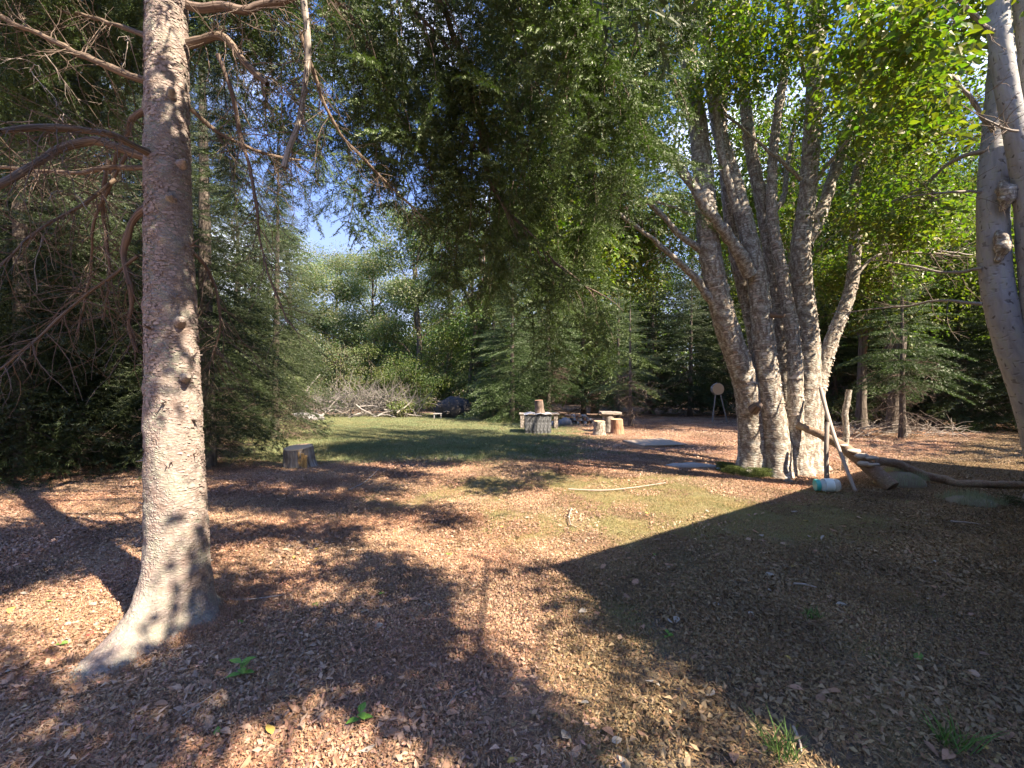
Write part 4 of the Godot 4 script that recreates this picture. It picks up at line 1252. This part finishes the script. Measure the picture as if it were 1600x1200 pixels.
	part("lid", jb.mesh(), smat(Color(0.06, 0.42, 0.40), 0.35), t)
	# stones, plastic, tufts by the clump
	rock(1080, 8.35, Vector3(0.42, 0.07, 0.16), "flat pale stone slab set in the ground left of the birch clump", smat(Color(0.36, 0.33, 0.31)))
	rock(1135, 8.0, Vector3(0.17, 0.12, 0.14), "crumpled blue grey plastic lump against the mossy foot of the birch clump", smat(Color(0.22, 0.33, 0.46), 0.4), "plastic_lump", "plastic")
	rock(1232, 7.0, Vector3(0.07, 0.05, 0.05), "small brown stone at the front of the birch clump", smat(Color(0.2, 0.17, 0.14)))
	for s in [[1405, 6.75, 0.34, 0.22, "pale green mossy hummock behind the foot of the leaning log"], [1517, 5.75, 0.30, 0.10, "low pale green moss patch left of the grey birch's foot"]]:
		c = G(s[0], s[1])
		t = thing("moss_hummock", s[4], "moss", c)
		var hb := MB.new()
		lump(hb, c, Vector3(s[2], s[3], s[2] * 0.8), 0.1)
		part("earth", hb.mesh(), smat(Color(0.17, 0.145, 0.10)), t)
		var sc := Scatter.new()
		for i in 16:
			var a = rr(0, TAU); var q = sqrt(rng.randf())
			sc.add(Basis(Vector3.UP, rr(0, TAU)) * Basis.from_scale(Vector3(0.4, rr(1.5, 2.8), 0.4)), c + Vector3(cos(a) * q * s[2], s[3] * sqrt(1 - q * q) - 0.01, sin(a) * q * s[2] * 0.8), Color(0.30, 0.33, 0.22) * rr(0.8, 1.2))
		scat("grass_tuft", sc, K.grass[0], M.grass, t)
	# twigs lying about
	for s in [
		["short brown stick lying in the sunlit moss before the gable shadow", [[893, 800], [889, 812], [892, 826]], 0.012, 1],
		["long pale twig lying across the sunny moss left of the birch clump", [[888, 768], [940, 769], [985, 766], [1040, 758]], 0.010, 0],
		["bent pale twig on the shaded litter right of the lawn stump", [[545, 768], [570, 755], [585, 742], [592, 735]], 0.010, 0],
		["thin straight twig on the litter right of the front spruce's foot", [[345, 941], [390, 942], [440, 937]], 0.007, 0],
		["pale straight twig lying below the front spruce's root", [[285, 1130], [320, 1105], [345, 1088]], 0.004, 0],
		["thin grey twig left of the front spruce's root", [[65, 1065], [100, 1052], [185, 1034]], 0.004, 0],
		["grey bark strip lying in the gable shadow near the right edge", [[1485, 817], [1510, 819], [1532, 822]], 0.010, 0],
		["pale forked twig in the shaded litter at the lower right", [[1240, 1155], [1250, 1180], [1252, 1195]], 0.007, 0],
		["curved dark twig on the shaded litter at the bottom centre", [[700, 1115], [712, 1098], [735, 1087]], 0.004, 1],
		["short white bark chip lying in the gable shadow", [[1240, 918], [1258, 919], [1276, 924]], 0.008, 0]]:
		var p := []
		for q in s[1]: p.append(gp(q[0], 1072.5 / (q[1] - 600.0), s[2] + 0.022))
		lone_stick("fallen_twig", s[0], "twig", p, s[2], s[2] * 0.5, [M.paletwig, M.wood][s[3]], 0.15, "", false)
	# little green plants
	for s in [[375, 1066, "small green seedling in the litter right of the front spruce's root", 3, 0.09], [560, 1137, "bright green leafed seedling in sun at the bottom centre", 2, 0.08], [1222, 1195, "green grass tuft at the bottom right of the litter", 0, 0.14], [1490, 1178, "green grass tuft near the lower right corner", 0, 0.14], [1042, 1003, "tiny green sprout in the gable shadow beside the sunny stripe", 2, 0.05], [1270, 970, "mossy green sprout in the middle of the gable shadow", 0, 0.07]]:
		c = G(s[0], 1072.5 / (s[1] - 600.0))
		t = thing("seedling" if s[3] > 0 else "grass_tuft", s[2], "plant", c)
		var b := MB.new()
		if s[3] == 0:
			for i in 60:
				var d = (Vector3(rr(-1, 1), 1.1, rr(-1, 1))).normalized() * s[4] * rr(0.5, 1.2)
				var w = Vector3(rr(-1, 1), 0, rr(-1, 1)).normalized() * 0.002
				var o = c + Vector3(rr(-0.05, 0.05), 0.015, rr(-0.05, 0.05))
				b.quad(o - w, o + w, o + d * 0.6 + w, o + d * 0.6 - w, Color(0.08, 0.16, 0.03) * rr(0.7, 1.3))
				b.tri(o + d * 0.6 - w, o + d * 0.6 + w, o + d + Vector3(d.x, -0.02, d.z) * 0.4, Color(0.08, 0.16, 0.03) * rr(0.7, 1.3))
			part("blades", b.mesh(), M.grass, t, "stuff")
		else:
			stick(b, wig(c, c + Vector3(0.01, s[4], 0), 3, 0.004), 0.002, 0.001, 5)
			part("stem", b.mesh(), smat(Color(0.1, 0.14, 0.04)), t)
			for i in s[3] * 2:
				b = MB.new()
				leaf(b, c + Vector3(0.005, s[4] * (0.4 + 0.3 * (i / 2)), 0), Vector3(cos(i * 2.4), 0.25, sin(i * 2.4)).normalized(), Vector3.UP, s[4] * 0.8, s[4] * 0.45, Color.WHITE, 0.2, true)
				part("leaf", b.mesh(), M.greenleaf, t)

func lump(mb: MB, c: Vector3, r: Vector3, rough: float):
	var nu = 28; var nv = 14
	var base = mb.v.size()
	for i in nv + 1:
		for j in nu + 1:
			var th = PI * i / nv; var ph = TAU * (j % nu) / nu
			var d = Vector3(sin(th) * cos(ph), cos(th), sin(th) * sin(ph))
			var q = c + d * r * (1.0 + rough * (bnoise.get_noise_3dv((c + d * r) * 5.0) + 0.5 * bnoise.get_noise_3dv((c + d * r) * 14.0)))
			mb.v.append(q); mb.n.append((d / r).normalized()); mb.c.append(Color.WHITE); mb.uv.append(Vector2(j * 0.1, i * 0.1))
	for i in nv:
		for j in nu:
			var a = base + i * (nu + 1) + j
			mb.ix.append_array(PackedInt32Array([a, a + nu + 1, a + 1, a + 1, a + nu + 1, a + nu + 2]))

func rock(px: float, d: float, r: Vector3, label: String, mat: Material, called := "stone", cat := "stone"):
	var c = G(px, d)
	var mb := MB.new()
	lump(mb, c + Vector3(0, r.y * 0.3, 0), r, 0.4)
	var t = thing(called, label, cat, c)
	part("body", mb.mesh(), mat, t)

# ---------------------------------------------------------------- the house whose gable shades the right foreground
func house():
	var k = 3.0 / tan(deg_to_rad(SUN_ELEV))
	var co = Vector3(0.26, 0, -3.7) - SUN_TO * k          # eave corner
	var e1 = Vector3(0.81, 0, -0.586)
	var e2 = Vector3(0.586, 0, 0.81)
	var t = thing("garden_house", "white boarded house beside the camera that shades the right foreground", "house", co)
	var b = Basis(e1, Vector3.UP, e2)
	var L = 9.0; var W = 6.5
	var mb := MB.new()
	boxm(mb, co + e1 * (L / 2) + e2 * (W / 2) + Vector3(0, 1.25, 0), Vector3(L - 1.0, 2.7, W - 1.0), b)
	part("wall", mb.mesh(), smat(Color(0.62, 0.60, 0.56)), t)
	mb = MB.new()
	var a = co + Vector3(0, 3.0, 0)
	var r0 = a + e2 * (W / 2) + Vector3(0, 1.3, 0); var r1 = r0 + e1 * L
	var th = Vector3(0, -0.14, 0)
	for q in [[a, a + e1 * L, r1, r0], [a + e2 * W, a + e2 * W + e1 * L, r1, r0]]:
		mb.quad(q[0], q[1], q[2], q[3], Color.WHITE)
		mb.quad(q[0] + th, q[1] + th, q[2] + th, q[3] + th, Color.WHITE)
		mb.quad(q[0], q[1], q[1] + th, q[0] + th, Color.WHITE)
	mb.tri(a + th, a + e2 * W + th, r0, Color.WHITE); mb.tri(a + th + e1 * L, a + e2 * W + th + e1 * L, r1, Color.WHITE)
	part("roof", mb.mesh(), smat(Color(0.06, 0.06, 0.065)), t)
	mb = MB.new()
	boxm(mb, co + e1 * 0.48 + e2 * 3.2 + Vector3(0, 1.5, 0), Vector3(0.06, 1.0, 1.2), b)
	part("window", mb.mesh(), smat(Color(0.08, 0.1, 0.12), 0.1), t)

# trees behind the camera whose boughs dapple the foreground
func shade_tree():
	var at = Vector3(2.2, 0, 4.6)
	var t = thing("shade_tree", "broad tree behind the camera whose boughs dapple the foreground litter", "tree", at)
	var mb := MB.new()
	tube(mb, [at - Vector3(0, 0.2, 0), at + Vector3(0.1, 3, 0), at + Vector3(0.3, 6, -0.2), at + Vector3(0.5, 9.5, -0.4)], [0.26, 0.21, 0.15, 0.04], 16, 0.3, 0.02)
	part("trunk", mb.mesh(), M.birch, t)
	var sc := Scatter.new()
	var lb := MB.new()
	var back = -SUN_TO / tan(deg_to_rad(SUN_ELEV)) + Vector3(0, 1, 0)      # one metre up along the sun's ray
	for i in 14:
		var c = Vector3(rr(-3.5, 1.0), 0, -rr(1.7, 4.6))
		var h = rr(4.4, 6.0)
		stick(lb, wig(at + Vector3(0.2, clamp(h - 1.5, 2.0, 8.5), -0.1), c + back * h, 6, 0.12), 0.035, 0.012, 6)
	for i in 7000:
		var px = rr(-150, 1130); var d = sqrt(rr(2.4, 26.0))
		var py = 600.0 + 1072.5 / d
		var c = Vector3((px - 800.0) / F * d, 0, -d)
		# boughs leave gaps where the litter catches the sun
		var e = bnoise.get_noise_2d(c.x * 2.0, c.z * 2.0) * 0.7
		var open = 0.0
		for g in GAPS:
			var qx = (px - g[0]) / g[2]; var qy = (py - g[1]) / g[3]
			open = max(open, 1.5 - (qx * qx + qy * qy) + e)
		if (c.x - 0.26) * 0.586 - (d - 3.7) * 0.81 > 0.0 and d > 3.4: continue
		if d > 4.7 and px < 640: continue
		if rng.randf() < clamp(open * 3.0, 0.0, 1.0): continue
		var h = rr(4.85, 5.3)
		sc.add(Basis(Vector3.UP, rr(0, TAU)).rotated(Vector3.RIGHT, rr(-0.4, 0.4)) * Basis.from_scale(Vector3.ONE * rr(0.8, 1.2)), c + back * h, Color(0.11, 0.17, 0.03) * rr(0.8, 1.2))
	part("branch_network", lb.mesh(), M.twig, t, "stuff")
	scat("crown", sc, K.cl_near[0], M.leafb, t)

# sunlit patches on the litter: x, y, half width, half height
const GAPS = [
	[95, 985, 175, 70], [190, 1112, 110, 16], [480, 1205, 250, 105], [770, 955, 76, 44], [215, 905, 70, 44], [172, 872, 30, 22], [840, 1020, 84, 52], [925, 1092, 92, 56], [1010, 1170, 84, 50],
	[905, 922, 56, 20], [970, 985, 34, 28], [1040, 1062, 30, 34], [700, 775, 130, 36], [830, 832, 130, 42], [1000, 790, 230, 46], [640, 850, 90, 20],
	[420, 872, 105, 24], [510, 930, 85, 22], [700, 888, 80, 16], [20, 1180, 70, 20], [700, 1190, 50, 16], [590, 985, 26, 12]]

# ---------------------------------------------------------------- the wood all round
func wood_all_round():
	var lime = Color(0.18, 0.22, 0.055)
	var mid = Color(0.13, 0.175, 0.05)
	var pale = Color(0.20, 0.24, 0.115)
	var fir = Color(0.075, 0.115, 0.045)
	var dark = Color(0.054, 0.077, 0.032)
	# near dark spruces on the left
	for s in [
		[40, 7.6, 10.0, 2.5, 0.75, dark, "dark spruce with low sweeping boughs at the left edge", 6],
		[325, 8.4, 10.5, 1.7, 1.0, dark, "dark spruce with hanging boughs right behind the front spruce's trunk", 6],
		[180, 9.6, 12.0, 2.6, 1.0, dark, "dark spruce between the left edge spruce and the front trunk", 8, 0.08],
		[-130, 8.8, 12.0, 3.0, 0.8, dark, "dark spruce filling the left border behind dead limbs", 6],
		[70, 13.0, 13.0, 3.0, 0.6, dark, "tall spruce in deep shade behind the left edge spruce", 8, 0.12],
		[430, 12.5, 8.0, 1.7, 0.8, dark, "slim dark spruce left of the pale sky gap", 6],
		[250, 15.0, 14.0, 3.0, 0.6, dark, "tall spruce in deep shade behind the front spruce's trunk", 8, 0.12]]:
		conifer(s[0], s[1], s[2], s[3], s[4], s[5], s[6], "dark spruces on the left", {"called": "spruce_tree", "mesh": K.bough_mid[rng.randi() % 2], "per": s[7] + 4, "step": 0.16, "low_pitch": -0.4, "gap": s[8] if s.size() > 8 else 0.1})
	# firs round the clearing
	for s in [
		[800, 18.5, 7.5, 2.0, 0.3, fir, "full green fir behind the board crate"],
		[858, 20.5, 9.0, 2.1, 1.3, fir, "tall fir with bare lower trunk right of the board crate"],
		[770, 23.5, 9.5, 2.2, 0.4, fir, "tall fir behind the full green fir"],
		[912, 22.0, 8.5, 1.9, 1.6, fir, "fir with dead brown lower twigs above the firewood heap"],
		[965, 20.5, 6.5, 1.9, 1.0, fir, "fir with sunlit lower boughs behind the log stools"],
		[1018, 23.0, 9.0, 2.0, 1.2, dark, "dark fir left of the round log slice"],
		[1078, 21.5, 7.5, 2.1, 0.8, dark, "dark fir between the stools and the round log slice"],
		[1128, 22.5, 9.5, 2.2, 0.9, dark, "dark fir behind the round log slice"],
		[1305, 17.0, 7.5, 2.1, 0.9, dark, "dark fir right behind the birch clump"],
		[1375, 19.0, 8.0, 2.3, 0.9, dark, "dark fir behind the twig heap"],
		[1440, 17.0, 6.5, 2.1, 0.7, dark, "dark fir right of the twig heap"],
		[1500, 15.5, 6.0, 2.1, 0.6, dark, "low dark fir left of the grey birch's trunk"],
		[1555, 18.5, 8.0, 2.4, 0.6, dark, "tall dark fir behind the grey birch"],
		[1640, 14.0, 8.0, 2.4, 0.6, dark, "dark fir at the right border behind the grey birch"],
		[1220, 19.0, 8.0, 2.2, 0.8, dark, "dark fir hidden behind the stems of the birch clump"],
		[1410, 12.6, 5.2, 1.5, 1.7, fir, "young fir with sunlit top between birch clump and grey birch"],
		[335, 19.5, 3.2, 1.2, 0.2, pale, "small sunlit fir at the left end of the lawn"],
		[395, 21.5, 3.6, 1.4, 0.2, pale, "small sunlit fir left of the brush pile"],
		[445, 23.0, 4.4, 1.5, 0.2, pale, "sunlit fir behind the left end of the brush pile"],
		[300, 24.0, 7.0, 2.0, 0.4, fir, "fir at the far left of the lawn seen past the trunk"]]:
		conifer(s[0], s[1], s[2], s[3], s[4], s[5], s[6], "firs round the clearing", {"dead_to": 2.4 if s[5] == dark or s[0] in [858, 912] else 0.0})
	conifer(985, 16.0, 4.6, 1.6, 1.5, Color(0.13, 0.17, 0.075), "pale green young pine with bright bough over the log stools", "", {"called": "pine_tree", "per": 5, "gap": 0.35, "step": 0.4})
	# broadleaf trees behind
	for s in [
		[735, 24.0, 11.0, 2.9, 0.28, mid, 900, "broadleaf tree with several thin grey trunks behind the dark root plate", {"stems": 4, "tr": 0.2}],
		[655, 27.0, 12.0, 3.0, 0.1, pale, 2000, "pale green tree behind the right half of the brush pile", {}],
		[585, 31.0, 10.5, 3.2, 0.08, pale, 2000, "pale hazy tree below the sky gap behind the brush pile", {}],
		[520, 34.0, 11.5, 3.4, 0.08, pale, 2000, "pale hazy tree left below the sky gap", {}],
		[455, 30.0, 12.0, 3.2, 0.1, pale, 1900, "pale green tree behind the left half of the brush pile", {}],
		[700, 31.0, 13.0, 3.6, 0.2, mid, 1100, "tall green tree behind the many stemmed grey tree", {}],
		[370, 30.0, 15.0, 3.6, 0.12, mid, 1000, "green tree behind the small sunlit firs", {}],
		[280, 30.0, 12.0, 3.6, 0.12, lime, 1000, "yellow green tree in sun past the front trunk's left side", {}],
		[120, 24.0, 11.0, 3.6, 0.25, lime, 1200, "yellow green tree glimpsed through the dead limbs at left", {}],
		[30, 22.0, 9.0, 3.2, 0.3, lime, 1000, "yellow green tree glimpsed at the left edge", {}],
		[850, 26.0, 12.0, 3.4, 0.25, lime, 1200, "yellow green tree rising behind the tall fir", {}],
		[930, 24.0, 12.5, 3.4, 0.3, lime, 1300, "yellow green tree rising above the log stools", {}],
		[1015, 27.0, 14.0, 3.8, 0.3, mid, 1300, "tall tree with crown left of the birch clump's stems", {}],
		[1100, 25.0, 12.5, 3.4, 0.3, lime, 1300, "yellow green tree right behind the clump's leftmost stem", {}],
		[1190, 23.0, 11.5, 3.2, 0.3, lime, 1200, "yellow green tree seen between the birch clump's stems", {}],
		[1290, 24.0, 13.0, 3.6, 0.3, mid, 1200, "green tree behind the birch clump's right stems", {}],
		[1345, 15.0, 8.5, 2.6, 0.38, lime, 1100, "sunlit maple right of the birch clump", {"mesh": K.cl_maple[0]}],
		[1462, 16.0, 9.0, 2.8, 0.38, lime, 1300, "sunlit maple left of the grey birch's trunk", {"mesh": K.cl_maple[1]}],
		[1392, 14.0, 10.5, 2.4, 0.45, mid, 900, "thick dark forked trunk leaning behind the birch clump's right stem", {"stems": 2, "tr": 0.24}],
		[1535, 19.0, 11.0, 3.2, 0.3, mid, 1200, "green tree behind the grey birch", {}],
		[1625, 20.0, 11.0, 3.2, 0.3, lime, 1000, "yellow green tree at the right border", {}],
		[1430, 26.0, 13.5, 3.8, 0.25, mid, 1100, "tall green tree far behind the sunlit maples", {}],
		[1240, 13.2, 9.5, 2.4, 0.55, mid, 700, "slim green tree with high crown behind the birch clump", {"mesh": K.cl_maple[0]}]]:
		var o = s[8]
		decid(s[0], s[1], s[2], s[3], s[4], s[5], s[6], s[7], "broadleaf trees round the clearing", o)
	# shrubs at the lawn edge
	for s in [[420, 22.0, 2.2, 1.4, pale, 260, "low sunlit shrub left of the brush pile"], [640, 22.8, 2.6, 1.5, mid, 280, "green shrub at the right end of the brush pile"], [628, 20.6, 0.7, 0.5, lime, 60, "small yellow green bush in front of the brush pile"], [675, 24.5, 3.2, 1.6, mid, 300, "green shrub behind the dark root plate"], [520, 24.5, 3.6, 1.9, pale, 320, "pale shrub rising behind the brush pile"], [370, 24.5, 3.2, 1.7, pale, 300, "pale shrub behind the small sunlit firs"], [758, 20.5, 1.6, 0.9, fir, 160, "dark green bush right of the root plate"], [585, 25.5, 3.6, 2.0, mid, 320, "green shrub behind the middle of the brush pile"]]:
		decid(s[0], s[1], s[2], s[3], 0.12, s[4], s[5], s[6], "shrubs along the lawn edge", {"called": "shrub", "lobes": 7, "size": 0.75, "tr": 0.03, "stems": 3})
	# the wood beyond, one mass
	var f := Node3D.new()
	f.name = "distant_forest"
	f.set_meta("kind", "stuff"); f.set_meta("label", "mass of distant trees closing off the view all round"); 
	add_child(f)
	var a := Scatter.new(); var b2 := Scatter.new(); var st := MB.new()
	for i in 420:
		var az = rr(-1.15, 1.15)
		var d = rr(32, 62)
		var x = sin(az) * d; var z = -cos(az) * d
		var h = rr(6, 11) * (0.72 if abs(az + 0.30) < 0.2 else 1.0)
		stick(st, wig(Vector3(x, -0.2, z), Vector3(x, h, z), 3, 0.2), 0.14, 0.03, 6)
		for k in 26:
			var y = h * rr(0.12, 1.05)
			var q = 2.2 * (1.15 - y / h)+ 0.6
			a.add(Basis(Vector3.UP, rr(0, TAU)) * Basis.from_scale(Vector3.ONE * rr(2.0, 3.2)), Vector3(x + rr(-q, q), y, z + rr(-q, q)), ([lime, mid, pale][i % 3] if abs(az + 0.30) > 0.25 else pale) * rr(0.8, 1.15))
		if i % 2 == 0:
			if abs(az + 0.30) < 0.25: continue
			for k in 26:
				var y = h * k / 26.0
				var z2 = Vector3(rr(-1, 1), -0.15, rr(-1, 1)).normalized()
				b2.add(look(z2) * Basis.from_scale(Vector3.ONE * (2.4 * (1 - k / 27.0) + 0.3)), Vector3(x + 1.5, y, z + 1.0), dark * rr(0.8, 1.2))
	for i in 260:
		var az = rr(1.2, TAU - 1.2)
		var d = rr(15, 42)
		var x = sin(az) * d; var z = -cos(az) * d
		var h = rr(7, 11)
		stick(st, wig(Vector3(x, -0.2, z), Vector3(x, h, z), 3, 0.2), 0.14, 0.03, 6)
		for k in 26:
			var y = h * rr(0.1, 1.05)
			var q = 2.0 * (1.15 - y / h) + 0.6
			a.add(Basis(Vector3.UP, rr(0, TAU)) * Basis.from_scale(Vector3.ONE * rr(2.0, 3.2)), Vector3(x + rr(-q, q), y, z + rr(-q, q)), [lime, mid, pale][i % 3] * rr(0.7, 1.1))
	part("trunk_mass", st.mesh(), M.twig, f, "stuff", false)
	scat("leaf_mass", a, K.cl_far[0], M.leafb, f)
	scat("fir_mass", b2, K.bough_far[0], M.needle, f)

func make_meshes():
	K.cl_near = []; K.cl_far = []; K.cl_maple = []; K.cl_fine = []
	for i in 3: K.cl_near.append(leaf_cluster(15, 0.30, 0.075, 1.2))
	for i in 2: K.cl_fine.append(leaf_cluster(12, 0.28, 0.075, 1.2, true))
	for i in 3: K.cl_far.append(leaf_cluster(36, 0.55, 0.10, 1.0))
	for i in 2: K.cl_maple.append(leaf_cluster(30, 0.45, 0.11, 2.4))
	K.spray = [spruce_spray(), spruce_spray(), spruce_spray()]
	K.bough_far = []
	for i in 3: K.bough_far.append(bough(0.016, 0.042, 0.0075, 3, 0.3))
	K.bough_mid = []
	for i in 2: K.bough_mid.append(bough(0.010, 0.026, 0.0042, 4, 0.42))
	K.dead = dead_bough()
	K.grass = [grass_patch(150, 0.24, 0.055, 0.6), grass_patch(150, 0.24, 0.07, 0.7)]
	K.moss = grass_patch(140, 0.14, 0.028, 0.9)
	K.litter = []
	K.litter = [litter_patch(40, 90, 160, 0.24, 0.036), litter_patch(5, 70, 520, 0.24, 0.042), litter_patch(6, 300, 160, 0.24, 0.022), litter_patch(16, 150, 300, 0.24, 0.030)]
	M.greenleaf = smat(Color(0.10, 0.22, 0.03), 0.5)

func cloud_cover() -> ImageTexture:      # thin broken cloud, the same all round
	var f = fn(FastNoiseLite.TYPE_SIMPLEX_SMOOTH, 2.2, 5, 5)
	var im := Image.create(512, 256, false, Image.FORMAT_RGBA8)
	for y in 256:
		for x in 512:
			var up = (0.5 - (y + 0.5) / 256.0) * PI; var az = x / 512.0 * TAU
			var v = Vector3(cos(up) * cos(az), max(sin(up), 0.0) * 1.6, cos(up) * sin(az))
			var a = smoothstep(0.08, 0.5, f.get_noise_3dv(v)) * smoothstep(-0.05, 0.12, up)
			im.set_pixel(x, y, Color(0.9, 0.9, 0.9, a))
	return ImageTexture.create_from_image(im)

func _ready():
	# camera, sky, sun, exposure
	var cam := Camera3D.new()
	cam.name = "camera"
	cam.fov = rad_to_deg(2.0 * atan(600.0 / F))
	cam.near = 0.05; cam.far = 900.0
	cam.position = Vector3(0, EYE, 0)
	add_child(cam)
	cam.current = true
	var env := Environment.new()
	env.background_mode = Environment.BG_SKY
	var sky := Sky.new()
	var pm := ProceduralSkyMaterial.new()
	pm.sky_top_color = Color(0.25, 0.50, 0.90)
	pm.sky_horizon_color = Color(0.90, 0.93, 0.97)
	pm.sky_curve = 0.20
	pm.sky_cover = cloud_cover()
	pm.sky_cover_modulate = Color(1.0, 0.98, 0.95, 0.9)
	pm.ground_horizon_color = Color(0.45, 0.45, 0.40)
	pm.ground_bottom_color = Color(0.16, 0.13, 0.10)
	pm.sky_energy_multiplier = 0.68
	sky.sky_material = pm
	env.sky = sky
	env.tonemap_mode = Environment.TONE_MAPPER_LINEAR
	env.tonemap_exposure = 4.4
	env.sdfgi_enabled = true; env.ssao_enabled = true; env.ssil_enabled = true
	var we := WorldEnvironment.new()
	we.name = "world_environment"
	we.environment = env
	add_child(we)
	var sun := DirectionalLight3D.new()
	sun.name = "sun"
	sun.light_energy = 1.6
	sun.light_color = Color(1.0, 0.93, 0.83)
	sun.light_angular_distance = 0.5
	sun.shadow_enabled = true
	var to = Vector3(SUN_TO.x, -tan(deg_to_rad(SUN_ELEV)), SUN_TO.z)
	add_child(sun)
	sun.look_at_from_position(Vector3(0, 20, 0), Vector3(0, 20, 0) + to)

	rng.seed = 4711
	gnoise = fn(FastNoiseLite.TYPE_SIMPLEX_SMOOTH, 0.12, 77, 3)
	bnoise = fn(FastNoiseLite.TYPE_SIMPLEX_SMOOTH, 0.5, 99, 3)
	make_materials()
	make_meshes()
	build_ground()
	house()
	front_spruce()
	birch_clump()
	grey_birch()
	wood_all_round()
	shade_tree()
	small_things()
